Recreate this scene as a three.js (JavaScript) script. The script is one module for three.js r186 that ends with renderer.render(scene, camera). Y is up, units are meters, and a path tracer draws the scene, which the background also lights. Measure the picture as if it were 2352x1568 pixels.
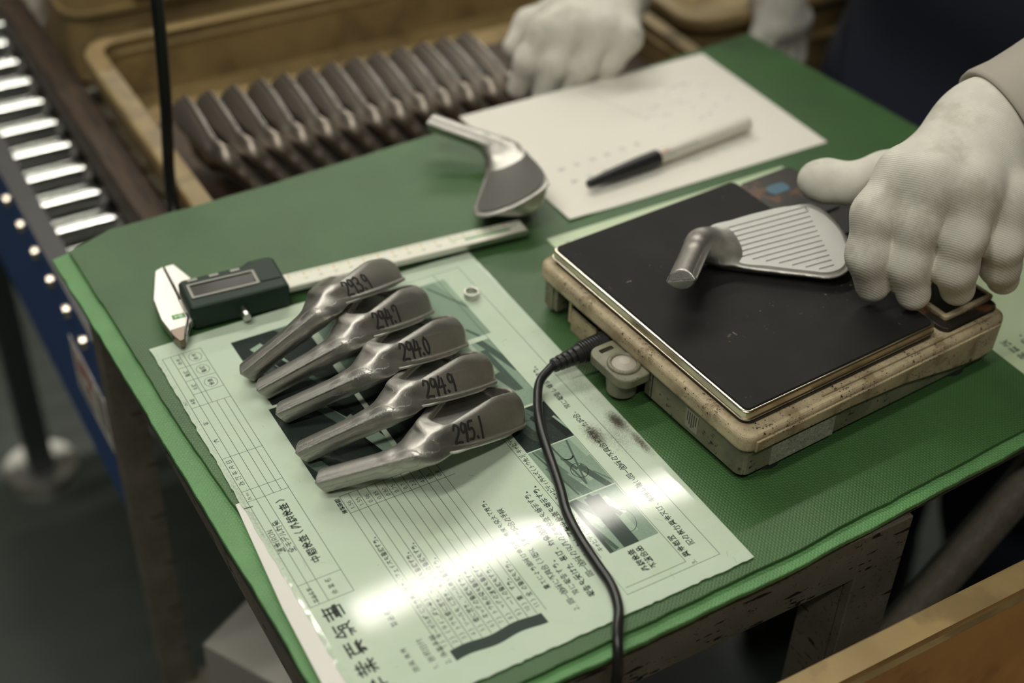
import * as THREE from 'three';
import { RoundedBoxGeometry } from 'three/addons/geometries/RoundedBoxGeometry.js';
import { mergeGeometries } from 'three/addons/utils/BufferGeometryUtils.js';
import { RectAreaLightUniformsLib } from 'three/addons/lights/RectAreaLightUniformsLib.js';

// ---------------------------------------------------------------- camera, light, exposure
// Units are metres. y = 0 is the top of the green bench mat; the floor is at y = -0.75.
const scene = new THREE.Scene();
scene.background = new THREE.Color(0x000000);
const camera = new THREE.PerspectiveCamera(27.21, 1.5, 0.02, 30);
camera.matrixAutoUpdate = true;
camera.position.set(-0.1491, 0.5227, 0.6438);
camera.quaternion.setFromRotationMatrix(new THREE.Matrix4().makeBasis(
  new THREE.Vector3(0.8649368, 0.0305192, 0.5009520),
  new THREE.Vector3(0.2941881, 0.7778572, -0.5553301),
  new THREE.Vector3(-0.4066174, 0.6276996, 0.6638189)));
camera.focus = 0.745;
camera.userData.fStop = 3.8;
const renderer = new THREE.WebGLRenderer();
renderer.toneMapping = THREE.LinearToneMapping;
renderer.toneMappingExposure = 1.0;
renderer.shadowMap.enabled = true;
RectAreaLightUniformsLib.init();
const LAMP = { colour: new THREE.Color(1.0, 0.965, 0.86), level: 47 };
// fluorescent battens hung over the line: [centre x, height, centre z, length]
const BATTENS = [[1.29, 2.0, -1.34, 1.24], [-0.07, 2.0, -1.34, 1.24], [-0.75, 2.0, 0.30, 1.24], [-0.45, 2.0, 1.35, 1.24], [0.75, 2.0, -2.95, 1.24], [2.07, 2.0, -2.95, 1.24]];  // fourth added to brighten the heads, last two added for sheen on the mat

// ---------------------------------------------------------------- helpers
const V = (x, y, z) => new THREE.Vector3(x, y, z);
let seedState = 1234567;
const rnd = () => { seedState = (Math.imul(seedState, 1664525) + 1013904223) >>> 0; return seedState / 4294967296; };
const clamp = (x, a, b) => Math.min(b, Math.max(a, x));
const sstep = (a, b, x) => { const t = clamp((x - a) / (b - a), 0, 1); return t * t * (3 - 2 * t); };
const mixn = (a, b, t) => a + (b - a) * t;
const taken = new Map();
function numbered(name) { const n = taken.get(name) || 0; taken.set(name, n + 1); return n ? name + '_' + String(n).padStart(3, '0') : name; }
function finish(m) { m.castShadow = true; m.receiveShadow = true; return m; }
function part(name, geometry, material, parent) { const m = finish(new THREE.Mesh(geometry, material)); m.name = name; parent.add(m); return m; }
function tag(o, label, category, group) { o.userData.label = label; o.userData.category = category; if (group) o.userData.group = group; return o; }
function thing(name, label, category, group) { const g = new THREE.Group(); g.name = numbered(name); scene.add(g); return tag(g, label, category, group); }
function solo(name, geometry, material, label, category, group) { const m = part(numbered(name), geometry, material, scene); return tag(m, label, category, group); }
function structure(name, geometry, material) { const m = part(name, geometry, material, scene); m.userData.kind = 'structure'; return m; }
function boxAt(x0, x1, y0, y1, z0, z1, r = 0) {
  const g = r ? new RoundedBoxGeometry(x1 - x0, y1 - y0, z1 - z0, 2, r) : new THREE.BoxGeometry(x1 - x0, y1 - y0, z1 - z0);
  g.translate((x0 + x1) / 2, (y0 + y1) / 2, (z0 + z1) / 2); return boxUV(g);
}
function boxUV(g) {
  g.computeBoundingBox();
  const p = g.attributes.position, n = g.attributes.normal, uv = new Float32Array(p.count * 2);
  for (let i = 0; i < p.count; i++) {
    const ax = Math.abs(n.getX(i)), ay = Math.abs(n.getY(i)), az = Math.abs(n.getZ(i));
    if (ay >= ax && ay >= az) { uv[2 * i] = p.getX(i); uv[2 * i + 1] = p.getZ(i); }
    else if (ax >= az) { uv[2 * i] = p.getZ(i); uv[2 * i + 1] = p.getY(i); }
    else { uv[2 * i] = p.getX(i); uv[2 * i + 1] = p.getY(i); }
  }
  g.setAttribute('uv', new THREE.BufferAttribute(uv, 2)); return g;
}
const merge = (list) => mergeGeometries(list.map((g) => (g.index ? g.toNonIndexed() : g)));
// flat outline (x, z pairs) raised from y0 to y1; holes likewise
function slab(pts, y0, y1, bevel = 0, holes = [], seg = 2) {
  const s = new THREE.Shape(pts.map(([x, z]) => new THREE.Vector2(x, -z)));
  for (const h of holes) s.holes.push(new THREE.Path(h.map(([x, z]) => new THREE.Vector2(x, -z))));
  const g = new THREE.ExtrudeGeometry(s, { depth: y1 - y0 - 2 * bevel, bevelEnabled: bevel > 0, bevelThickness: bevel, bevelSize: bevel, bevelOffset: -bevel, bevelSegments: seg });
  g.rotateX(-Math.PI / 2); g.translate(0, y0 + bevel, 0); return boxUV(g);
}
function roundRect(x0, x1, z0, z1, r, n = 6) {
  const out = [];
  for (const [cx, cz, a] of [[x1 - r, z0 + r, -90], [x1 - r, z1 - r, 0], [x0 + r, z1 - r, 90], [x0 + r, z0 + r, 180]])
    for (let i = 0; i <= n; i++) { const t = (a + 90 * i / n) * Math.PI / 180; out.push([cx + r * Math.cos(t), cz + r * Math.sin(t)]); }
  return out;
}
function tube(points, radius, closed = false, seg = 0, radial = 10) {
  const c = new THREE.CatmullRomCurve3(points, closed, 'centripetal');
  return new THREE.TubeGeometry(c, seg || points.length * 8, radius, radial, closed);
}
function rod(a, b, r0, r1 = r0, n = 20) {
  const g = new THREE.CylinderGeometry(r1, r0, a.distanceTo(b), n);
  g.applyQuaternion(new THREE.Quaternion().setFromUnitVectors(V(0, 1, 0), b.clone().sub(a).normalize()));
  g.translate((a.x + b.x) / 2, (a.y + b.y) / 2, (a.z + b.z) / 2); return g;
}
// naive surface nets over a signed distance field
function surfaceNets(f, lo, hi, cell) {
  const n = [0, 1, 2].map((i) => Math.ceil((hi[i] - lo[i]) / cell) + 1), [nx, ny, nz] = n;
  const v = new Float32Array(nx * ny * nz), at = (i, j, k) => i + nx * (j + ny * k);
  for (let k = 0; k < nz; k++) for (let j = 0; j < ny; j++) for (let i = 0; i < nx; i++) v[at(i, j, k)] = f(lo[0] + i * cell, lo[1] + j * cell, lo[2] + k * cell);
  const id = new Int32Array(nx * ny * nz).fill(-1), pos = [], nor = [], idx = [], e = cell * 0.6;
  const off = [[0, 0, 0], [1, 0, 0], [0, 1, 0], [1, 1, 0], [0, 0, 1], [1, 0, 1], [0, 1, 1], [1, 1, 1]];
  const edges = []; for (let a = 0; a < 8; a++) for (const b of [1, 2, 4]) if (!(a & b)) edges.push([a, a | b]);
  const c8 = new Float32Array(8);
  for (let k = 0; k < nz - 1; k++) for (let j = 0; j < ny - 1; j++) for (let i = 0; i < nx - 1; i++) {
    let mask = 0;
    for (let q = 0; q < 8; q++) { c8[q] = v[at(i + off[q][0], j + off[q][1], k + off[q][2])]; if (c8[q] < 0) mask |= 1 << q; }
    if (mask === 0 || mask === 255) continue;
    let x = 0, y = 0, z = 0, m = 0;
    for (const [a, b] of edges) {
      if (((mask >> a) & 1) === ((mask >> b) & 1)) continue;
      const t = c8[a] / (c8[a] - c8[b]);
      x += off[a][0] + t * (off[b][0] - off[a][0]); y += off[a][1] + t * (off[b][1] - off[a][1]); z += off[a][2] + t * (off[b][2] - off[a][2]); m++;
    }
    x = lo[0] + (i + x / m) * cell; y = lo[1] + (j + y / m) * cell; z = lo[2] + (k + z / m) * cell;
    id[at(i, j, k)] = pos.length / 3; pos.push(x, y, z);
    const gx = f(x + e, y, z) - f(x - e, y, z), gy = f(x, y + e, z) - f(x, y - e, z), gz = f(x, y, z + e) - f(x, y, z - e), l = Math.hypot(gx, gy, gz) || 1;
    nor.push(gx / l, gy / l, gz / l);
  }
  const quad = (a, b, c, d, flip) => { if (a < 0 || b < 0 || c < 0 || d < 0) return; if (flip) idx.push(a, d, c, a, c, b); else idx.push(a, b, c, a, c, d); };
  for (let k = 1; k < nz - 1; k++) for (let j = 1; j < ny - 1; j++) for (let i = 1; i < nx - 1; i++) {
    const s = v[at(i, j, k)] < 0;
    if (s !== (v[at(i + 1, j, k)] < 0)) quad(id[at(i, j - 1, k - 1)], id[at(i, j, k - 1)], id[at(i, j, k)], id[at(i, j - 1, k)], !s);
    if (s !== (v[at(i, j + 1, k)] < 0)) quad(id[at(i - 1, j, k - 1)], id[at(i - 1, j, k)], id[at(i, j, k)], id[at(i, j, k - 1)], !s);
    if (s !== (v[at(i, j, k + 1)] < 0)) quad(id[at(i - 1, j - 1, k)], id[at(i, j - 1, k)], id[at(i, j, k)], id[at(i - 1, j, k)], !s);
  }
  const g = new THREE.BufferGeometry();
  g.setAttribute('position', new THREE.Float32BufferAttribute(pos, 3)); g.setAttribute('normal', new THREE.Float32BufferAttribute(nor, 3));
  g.setIndex(idx); return boxUV(g);
}
const smin = (a, b, k) => { const h = Math.max(k - Math.abs(a - b), 0) / k; return Math.min(a, b) - h * h * k * 0.25; };
const smax = (a, b, k) => -smin(-a, -b, k);
function capsule(px, py, pz, a, b, ra, rb) {
  const bx = b[0] - a[0], by = b[1] - a[1], bz = b[2] - a[2], qx = px - a[0], qy = py - a[1], qz = pz - a[2];
  const t = clamp((qx * bx + qy * by + qz * bz) / (bx * bx + by * by + bz * bz), 0, 1);
  return Math.hypot(qx - t * bx, qy - t * by, qz - t * bz) - (ra + (rb - ra) * t);
}
// tileable value noise
function makeNoise(seed, period) {
  const r = new Float32Array(period * period); let s = seed >>> 0;
  for (let i = 0; i < r.length; i++) { s = (Math.imul(s, 1664525) + 1013904223) >>> 0; r[i] = s / 4294967296; }
  return (x, y) => {
    const xi = Math.floor(x), yi = Math.floor(y), fx = x - xi, fy = y - yi, u = fx * fx * (3 - 2 * fx), w = fy * fy * (3 - 2 * fy);
    const g = (a, b) => r[((a % period) + period) % period + period * (((b % period) + period) % period)];
    return mixn(mixn(g(xi, yi), g(xi + 1, yi), u), mixn(g(xi, yi + 1), g(xi + 1, yi + 1), u), w);
  };
}
function fbm(seed, base, oct) {
  const ns = []; for (let o = 0; o < oct; o++) ns.push(makeNoise(seed + o * 101, base << o));
  return (u, v) => { let s = 0, a = 0.5, t = 0; for (let o = 0; o < oct; o++) { s += a * ns[o](u * (base << o), v * (base << o)); t += a; a *= 0.55; } return s / t; };
}
// fn(u, v) -> [r, g, b] 0..1 ; tile in metres
function texture(size, fn, tile, srgb = true) {
  const d = new Uint8Array(size * size * 4);
  for (let j = 0; j < size; j++) for (let i = 0; i < size; i++) {
    const c = fn((i + 0.5) / size, (j + 0.5) / size), o = 4 * (j * size + i);
    d[o] = clamp(c[0], 0, 1) * 255; d[o + 1] = clamp(c[1], 0, 1) * 255; d[o + 2] = clamp(c[2], 0, 1) * 255; d[o + 3] = 255;
  }
  const t = new THREE.DataTexture(d, size, size, THREE.RGBAFormat);
  t.wrapS = t.wrapT = THREE.RepeatWrapping; t.magFilter = THREE.LinearFilter; t.minFilter = THREE.LinearMipmapLinearFilter; t.generateMipmaps = true;
  if (srgb) t.colorSpace = THREE.SRGBColorSpace;
  t.repeat.set(1 / tile, 1 / tile); t.needsUpdate = true; return t;
}
const grey = (x) => [x, x, x];
const mat = (o) => { const c = o.rgb; delete o.rgb; const m = new THREE.MeshPhysicalMaterial(o); if (c) m.color.setRGB(...c); return m; };
// ---------------------------------------------------------------- materials
const nA = fbm(11, 4, 6), nB = fbm(29, 8, 5), nC = fbm(47, 16, 4), nFine = fbm(71, 64, 2);
const scratchTex = texture(512, (u, v) => { const s = nFine(u, v); return grey(s); }, 0.02, false);
// steel of the raw forgings: blasted grain
const steelTint = texture(512, (u, v) => { const k = 0.93 + 0.14 * (nB(u, v) - 0.5) + 0.05 * (nFine(u, v) - 0.5); return [0.745 * k, 0.735 * k, 0.71 * k]; }, 0.09);
const M = {};
M.forged = mat({ map: steelTint, metalness: 1, roughness: 0.41, bumpMap: scratchTex, bumpScale: 0.00006 });
M.forgedFace = mat({ rgb: [0.60, 0.60, 0.57], metalness: 0.9, roughness: 0.52, bumpMap: scratchTex, bumpScale: 0.00005 });
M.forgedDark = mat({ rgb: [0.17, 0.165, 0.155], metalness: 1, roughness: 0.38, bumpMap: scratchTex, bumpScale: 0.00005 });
M.forgedBrownShade = mat({ rgb: [0.27, 0.235, 0.20], metalness: 0.95, roughness: 0.42, bumpMap: scratchTex, bumpScale: 0.00005 });  // brown steel, made darker to put the shade among the crate heads into colour
M.milled = mat({ rgb: [0.17, 0.165, 0.155], metalness: 1, roughness: 0.42, bumpMap: texture(256, (u, v) => grey(0.5 + 0.4 * Math.sin(v * 6.2832 * 16) + 0.2 * (nFine(u, v) - 0.5)), 0.016, false), bumpScale: 0.00008 });
M.ink = mat({ rgb: [0.012, 0.012, 0.012], roughness: 0.55 });
M.chrome = mat({ rgb: [0.52, 0.53, 0.51], metalness: 1, roughness: 0.12 });
M.satin = mat({ rgb: [0.55, 0.54, 0.50], metalness: 1, roughness: 0.36 });
M.bolt = mat({ rgb: [0.70, 0.62, 0.52], metalness: 1, roughness: 0.22 });
M.black = mat({ rgb: [0.012, 0.012, 0.012], roughness: 0.42 });
M.blackRubber = mat({ rgb: [0.016, 0.0155, 0.015], roughness: 0.6 });
// woven vinyl of the mats
const weave = texture(512, (u, v) => {
  const N = 16, row = Math.floor(v * N), x = ((u * N + (row % 2) * 0.5) % 1) - 0.5, y = ((v * N) % 1) - 0.5;
  return grey(Math.sqrt(clamp(1 - (x * x * 5.2 + y * y * 4.6), 0, 1)) * (0.78 + 0.22 * nC(u, v)));
}, 0.030, false);
weave.rotation = 0.32;
const matTint = texture(1024, (u, v) => {
  const g = nA(u, v), h = nB(u, v), s = sstep(0.60, 0.74, nA(u + 0.37, v + 0.11)) * (0.6 + 0.4 * h), f = nC(u, v);
  const k = 0.90 + 0.22 * (g - 0.5) + 0.12 * (f - 0.5);
  return [mixn(0.25 * k, 0.16, s * 0.55), mixn(0.405 * k, 0.23, s * 0.55), mixn(0.215 * k, 0.135, s * 0.55)];
}, 0.43);
M.topMat = mat({ map: matTint, roughness: 0.42, ior: 1.52, bumpMap: weave, bumpScale: 0.00022, specularIntensity: 1 });
M.baseMat = mat({ map: texture(256, (u, v) => { const k = 0.93 + 0.2 * (nB(u, v) - 0.5); return [0.38 * k, 0.58 * k, 0.355 * k]; }, 0.21), roughness: 0.45, bumpMap: weave, bumpScale: 0.00025 });
// chipped painted steel of the bench frame
M.framePaint = mat({ map: texture(1024, (u, v) => {
  const chip = sstep(0.645, 0.675, nC(u * 0.5, v * 2) * 0.55 + nB(u, v) * 0.45), k = 0.9 + 0.3 * (nA(u, v) - 0.5), sp = sstep(0.76, 0.83, nFine(u, v * 1.5));
  const c = Math.max(chip, sp * 0.7);
  return [mixn(0.47 * k, 0.13, c), mixn(0.445 * k, 0.10, c), mixn(0.39 * k, 0.08, c)];
}, 0.10), roughness: 0.55 });
M.darkFrame = mat({ rgb: [0.028, 0.036, 0.033], roughness: 0.5 });
M.plate = mat({ rgb: [0.05, 0.045, 0.04], roughness: 0.6 });
// aged plastic of the weighing scale, speckled with black grit
const agedTex = texture(1024, (u, v) => {
  const g = nA(u, v), f = nFine(u, v), c = nC(u, v), spot = sstep(0.62, 0.74, f * 0.6 + c * 0.42) * (0.45 + 0.55 * sstep(0.45, 0.6, nB(u, v))), br = sstep(0.48, 0.68, nA(v + 0.3, u)), k = 0.92 + 0.30 * (g - 0.5) + 0.10 * (f - 0.5);
  return [mixn(mixn(0.74, 0.60, br) * k, 0.16, spot), mixn(mixn(0.68, 0.53, br) * k, 0.12, spot), mixn(mixn(0.555, 0.405, br) * k, 0.09, spot)];
}, 0.055);
M.aged = mat({ map: agedTex, roughness: 0.5 });
M.agedLow = mat({ map: texture(512, (u, v) => { const k = 0.9 + 0.45 * (nB(u, v) - 0.5), s = sstep(0.66, 0.78, nFine(u, v) * 0.6 + nC(u, v) * 0.4); return [mixn(0.485 * k, 0.12, s), mixn(0.48 * k, 0.11, s), mixn(0.395 * k, 0.08, s)]; }, 0.1), roughness: 0.48 });
M.grime = mat({ map: texture(512, (u, v) => { const k = nC(u, v), s = sstep(0.60, 0.72, nB(u, v)); return [mixn(0.10 + 0.06 * k, 0.34, s), mixn(0.08 + 0.05 * k, 0.22, s), mixn(0.07 + 0.04 * k, 0.14, s)]; }, 0.07), roughness: 0.42 });
M.padTop = mat({ map: texture(1024, (u, v) => { const s = nB(u, v), d = sstep(0.83, 0.88, nFine(u, v)) * sstep(0.45, 0.65, nA(u, v)); const k = 0.125 + 0.05 * (s - 0.5); return [mixn(k, 0.42, d), mixn(k * 0.98, 0.40, d), mixn(k * 0.96, 0.35, d)]; }, 0.15), roughness: 0.7, specularIntensity: 0.45 });
M.panSteel = mat({ rgb: [0.60, 0.55, 0.44], metalness: 1, roughness: 0.27 });
M.aluLabel = mat({ map: texture(256, (u, v) => { const k = 0.62 + 0.45 * (nFine(u, v) - 0.5) + 0.2 * (nB(u, v) - 0.5); return [k, k, k * 0.92]; }, 0.03), metalness: 0.1, roughness: 0.5 });
M.darkGreen = mat({ rgb: [0.007, 0.022, 0.013], roughness: 0.5, specularIntensity: 0.6 });
M.greyTrim = mat({ rgb: [0.20, 0.20, 0.18], metalness: 0.6, roughness: 0.4 });
M.lcd = mat({ rgb: [0.016, 0.014, 0.010], roughness: 0.2, specularIntensity: 0.5 });
M.blueSticker = mat({ rgb: [0.05, 0.12, 0.17], roughness: 0.5 });
// yellowed crates
const crateTex = texture(1024, (u, v) => {
  const g = nA(u, v), s = sstep(0.54, 0.72, nB(u + 0.2, v)), f = nC(u, v), k = 0.95 + 0.25 * (g - 0.5);
  return [mixn(0.60 * k, 0.40, s * 0.5) + 0.06 * (f - 0.5), mixn(0.515 * k, 0.33, s * 0.5) + 0.05 * (f - 0.5), mixn(0.345 * k, 0.22, s * 0.5) + 0.04 * (f - 0.5)];
}, 0.24);
M.crate = mat({ map: crateTex, roughness: 0.5 });
M.orange = mat({ rgb: [0.52, 0.23, 0.06], roughness: 0.55 });  // warm light on the open crate floor, put into its colour
M.wood = mat({ map: texture(512, (u, v) => { const g = nB(u * 6, v * 0.6), k = 0.5 + 0.6 * (g - 0.5) + 0.3 * (nA(u, v) - 0.5); return [0.42 * k, 0.29 * k, 0.15 * k]; }, 0.12), roughness: 0.7 });
M.railBlue = mat({ rgb: [0.016, 0.062, 0.23], roughness: 0.45 });
M.carton = mat({ rgb: [0.30, 0.29, 0.26], roughness: 0.85 });
M.white = mat({ rgb: [0.62, 0.61, 0.57], roughness: 0.6 });
M.paper = mat({ rgb: [0.70, 0.69, 0.64], roughness: 0.85, side: THREE.DoubleSide });
M.cord = mat({ rgb: [0.010, 0.010, 0.010], roughness: 0.36 });
// knitted cotton glove
const knit = texture(256, (u, v) => { const N = 20, r = Math.floor(v * N), x = (u * 14 + (r % 2) * 0.5) % 1, y = (v * N) % 1; return grey(0.25 + 0.75 * Math.sin(Math.PI * y) * (0.55 + 0.45 * Math.sin(Math.PI * x)) * (0.7 + 0.3 * nC(u, v))); }, 0.022, false);
const cotton = texture(512, (u, v) => { const s = sstep(0.52, 0.8, nB(u, v)), k = 0.97 + 0.08 * (nC(u, v) - 0.5); return [mixn(0.83 * k, 0.68, s * 0.6), mixn(0.82 * k, 0.66, s * 0.6), mixn(0.775 * k, 0.61, s * 0.6)]; }, 0.11);
M.glove = mat({ map: cotton, roughness: 0.95, bumpMap: knit, bumpScale: 0.00016 });
M.sleeve = mat({ rgb: [0.36, 0.33, 0.28], roughness: 0.9 });
M.navy = mat({ rgb: [0.005, 0.008, 0.022], roughness: 0.85 });
M.skin = mat({ rgb: [0.45, 0.27, 0.19], roughness: 0.6 });
M.cap = mat({ rgb: [0.02, 0.025, 0.05], roughness: 0.85 });
// room
M.floor = mat({ map: texture(512, (u, v) => { const k = 0.9 + 0.4 * (nA(u, v) - 0.5) + 0.15 * (nC(u, v) - 0.5); return [0.235 * k, 0.275 * k, 0.245 * k]; }, 1.1), roughness: 0.42 });
M.wall = mat({ rgb: [0.36, 0.355, 0.32], roughness: 0.9 });
M.ceiling = mat({ rgb: [0.20, 0.20, 0.19], roughness: 0.9 });
M.lampBody = mat({ rgb: [0.7, 0.7, 0.68], roughness: 0.5 });
M.lampTube = mat({ rgb: [0.9, 0.9, 0.9], emissive: LAMP.colour.clone(), emissiveIntensity: 12 });

// ---------------------------------------------------------------- room and lamps
structure('floor', boxAt(-4, 4.5, -0.85, -0.75, -4.5, 4), M.floor);
structure('ceiling', boxAt(-4, 4.5, 2.35, 2.45, -4.5, 4), M.ceiling);
structure('wall_left', boxAt(-4.1, -4, -0.85, 2.45, -4.5, 4), M.wall);
structure('wall_right', boxAt(4.5, 4.6, -0.85, 2.45, -4.5, 4), M.wall);
structure('wall_back', boxAt(-4.1, 4.6, -0.85, 2.45, -4.6, -4.5), M.wall);
structure('wall_front', boxAt(-4.1, 4.6, -0.85, 2.45, 4, 4.1), M.wall);
for (const [x, y, z, len] of BATTENS) {
  const f = thing('ceiling_lamp', 'long white fluorescent batten lamp hung on rods from the factory ceiling, some of them added for light', 'lamp', 'fluorescent battens over the line');
  f.position.set(x, y, z);
  part('housing', boxAt(-len / 2 - 0.03, len / 2 + 0.03, 0.03, 0.085, -0.05, 0.05, 0.008), M.lampBody, f);
  for (const s of [-1, 1]) part('hanger_rod', rod(V(s * len * 0.4, 0.085, 0), V(s * len * 0.4, 2.35 - y, 0), 0.005), M.lampBody, f);
  for (const s of [-1, 1]) part('tube', rod(V(-len / 2, 0.012, s * 0.022), V(len / 2, 0.012, s * 0.022), 0.014), M.lampTube, f);
  const l = new THREE.RectAreaLight(LAMP.colour, LAMP.level, len, 0.085);
  l.position.set(0, -0.006, 0); l.rotation.x = -Math.PI / 2; f.add(l);
}
// ---------------------------------------------------------------- bench
function ragged(pts, amp, step, seed) {       // subdivide an outline and let its edge wander a little
  const n = makeNoise(seed, 64), out = []; let s = 0;
  for (let i = 0; i < pts.length; i++) {
    const a = pts[i], b = pts[(i + 1) % pts.length], L = Math.hypot(b[0] - a[0], b[1] - a[1]), m = Math.max(1, Math.round(L / step)), nx = (b[1] - a[1]) / L, nz = -(b[0] - a[0]) / L;
    for (let k = 0; k < m; k++) { const t = k / m, d = k ? (n(s * 0.7, 3.3) - 0.5) * 2 * amp + (n(s * 3.1, 9.1) - 0.5) * amp : 0; out.push([mixn(a[0], b[0], t) + nx * d, mixn(a[1], b[1], t) + nz * d]); s++; }
  }
  return out;
}
{
  const t = thing('work_bench', 'small steel work bench with chipped beige frame under the green mats', 'bench');
  part('top_plate', slab([[-0.021, -0.115], [0.015, -0.129], [0.12, -0.131], [0.56, -0.163], [0.592, 0.30], [0.40, 0.2975], [0.225, 0.307], [-0.012, 0.309]], -0.0125, -0.0065), M.plate, t);
  part('front_apron', boxAt(-0.012, 0.312, -0.046, -0.0126, 0.297, 0.3045, 0.001), M.framePaint, t);
  part('back_apron', boxAt(-0.004, 0.312, -0.046, -0.0126, -0.112, -0.106), M.framePaint, t);
  part('side_apron', boxAt(-0.010, -0.003, -0.046, -0.0126, -0.106, 0.296), M.framePaint, t);
  part('side_apron', boxAt(0.305, 0.312, -0.046, -0.0126, -0.106, 0.296), M.framePaint, t);
  part('leg', boxAt(0.279, 0.313, -0.75, -0.0127, 0.2985, 0.305, 0.001), M.framePaint, t);
  part('leg', boxAt(-0.011, 0.018, -0.75, -0.0127, 0.268, 0.296), M.framePaint, t);
  part('leg', boxAt(-0.010, 0.012, -0.75, -0.0127, -0.112, -0.09), M.framePaint, t);
  part('leg', boxAt(0.285, 0.311, -0.75, -0.0127, -0.112, -0.09), M.framePaint, t);
  part('leg_flange', boxAt(0.279, 0.284, -0.75, -0.0465, 0.272, 0.2984), M.framePaint, t);
  part('brace', rod(V(0.318, -0.30, 0.255), V(0.56, -0.018, 0.255), 0.014, 0.014, 4), M.framePaint, t);
  part('lower_shelf', boxAt(0.0, 0.30, -0.425, -0.415, -0.10, 0.29), M.framePaint, t);
  tag(t, 'small steel work bench with chipped beige frame under the green mats', 'bench');
}
solo('base_mat', slab(ragged([[-0.0235, -0.1185], [0.018, -0.1312], [0.126, -0.1335], [0.2535, -0.142], [0.40, -0.1535], [0.563, -0.1665], [0.583, 0.0127], [0.594, 0.292], [0.3963, 0.2998], [0.2257, 0.3105], [0.1177, 0.3122], [-0.0132, 0.312], [-0.0138, 0.261], [-0.0154, 0.1836], [-0.018, 0.0917], [-0.0202, -0.0128]], 0.0006, 0.009, 5), -0.0062, -0.0029, 0.0006), M.baseMat,
  'light green woven vinyl mat whose edge shows beyond the darker mat on top', 'mat');
solo('bench_mat', slab(ragged([[-0.0125, -0.1186], [0.018, -0.1305], [0.126, -0.1327], [0.2535, -0.1412], [0.40, -0.1528], [0.562, -0.1655], [0.582, 0.0127], [0.590, 0.284], [0.3963, 0.2925], [0.2257, 0.3035], [0.1177, 0.3055], [0.002, 0.3075], [-0.001, 0.2195], [-0.003, 0.1435], [-0.0075, 0.0622], [-0.0096, -0.0255]], 0.0005, 0.009, 8), -0.0028, 0, 0.0005), M.topMat,
  'worn dark green woven vinyl mat covering the bench top', 'mat');

// things stowed on the lower shelf
{
  const b = thing('carton', 'pale grey cardboard carton on the shelf under the bench', 'box');
  b.position.set(0.095, -0.415, -0.02); b.rotation.y = 0.5;
  part('carton_body', boxAt(-0.07, 0.07, 0.0003, 0.11, -0.05, 0.05), M.carton, b);
  part('flap', boxAt(-0.07, 0.0, 0.1105, 0.112, -0.05, 0.05), M.carton, b);
  part('flap', boxAt(0.001, 0.07, 0.1105, 0.112, -0.05, 0.05), M.carton, b);
  const c = thing('rag', 'crumpled red brown rag on the shelf beside the carton', 'rag');
  c.position.set(0.135, -0.415, 0.1);
  const g = new THREE.SphereGeometry(0.05, 24, 16), p = g.attributes.position;
  for (let i = 0; i < p.count; i++) { const k = 0.8 + 0.4 * nB(p.getX(i) * 6 + 0.5, p.getZ(i) * 6 + p.getY(i) * 4 + 0.5); p.setXYZ(i, p.getX(i) * k, Math.max(p.getY(i) * k * 0.7 + 0.03, 0), p.getZ(i) * k); }
  g.computeVertexNormals(); part('cloth', boxUV(g), mat({ rgb: [0.16, 0.035, 0.02], roughness: 0.9 }), c);
}

// ---------------------------------------------------------------- roller conveyor
{
  const c = thing('roller_conveyor', 'roller conveyor with chrome rollers between blue side rails running behind the bench', 'conveyor');
  const Z0 = -1.30, Z1 = -0.118, RX = 0.56, AY = -0.1055;
  part('rail', merge([boxAt(-0.006, -0.002, -0.248, -0.088, Z0, Z1), boxAt(-0.0019, 0.010, -0.0905, -0.088, Z0, Z1), boxAt(-0.0019, 0.014, -0.248, -0.245, Z0, Z1)]), M.railBlue, c);
  part('rail', boxAt(RX, RX + 0.004, -0.248, -0.088, Z0, Z1), M.railBlue, c);
  part('rail_lip', boxAt(-0.0065, 0.0095, -0.0879, -0.0862, Z0, Z1), M.black, c);
  for (let z = -0.16, i = 0; z > Z0 + 0.02; z -= 0.0405, i++) {
    const r = part('roller', rod(V(0.0105, AY, z), V(RX - 0.003, AY, z), 0.0165, 0.0165, 28), M.chrome, c);
    part('axle_bolt', rod(V(-0.0105, AY, z), V(-0.0061, AY, z), 0.0048, 0.0056, 12), M.bolt, r);
  }
  for (const z of [-1.2, -0.755]) for (const x of [0.0, RX - 0.03]) {
    const l = part('leg', boxAt(x + 0.001, x + 0.03, -0.745, -0.2485, z - 0.02, z + 0.02), M.darkFrame, c);
    part('foot_plate', new THREE.CylinderGeometry(0.045, 0.05, 0.012, 24).translate(x + 0.015, -0.744, z), M.satin, l);
  }
  // warning sticker on the rail: white with a red mark and black lettering
  const cv = document.createElement('canvas'); cv.width = 256; cv.height = 128; const x = cv.getContext('2d');
  x.fillStyle = '#d9d6cc'; x.fillRect(0, 0, 256, 128); x.fillStyle = '#9c1f1c'; x.font = 'bold 74px sans-serif'; x.fillText('M', 14, 76); x.fillRect(84, 18, 74, 22); x.beginPath(); x.moveTo(92, 76); x.lineTo(120, 46); x.lineTo(150, 76); x.fill();
  x.fillStyle = '#2a2a28'; for (let i = 0; i < 3; i++) x.fillRect(14, 92 + i * 11, 150 - i * 20, 5); x.fillRect(180, 20, 60, 80); x.fillStyle = '#d9d6cc'; for (let i = 0; i < 4; i++) x.fillRect(188, 30 + i * 16, 44, 8);
  const tx = new THREE.CanvasTexture(cv); tx.colorSpace = THREE.SRGBColorSpace;
  const s = new THREE.BoxGeometry(0.085, 0.05, 0.0006); s.rotateY(-Math.PI / 2);
  s.translate(-0.0064, -0.165, -0.176);
  part('sticker', s, mat({ map: tx, roughness: 0.5 }), c).userData.label = 'white sticker with a red mark on the blue rail';
}
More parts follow.
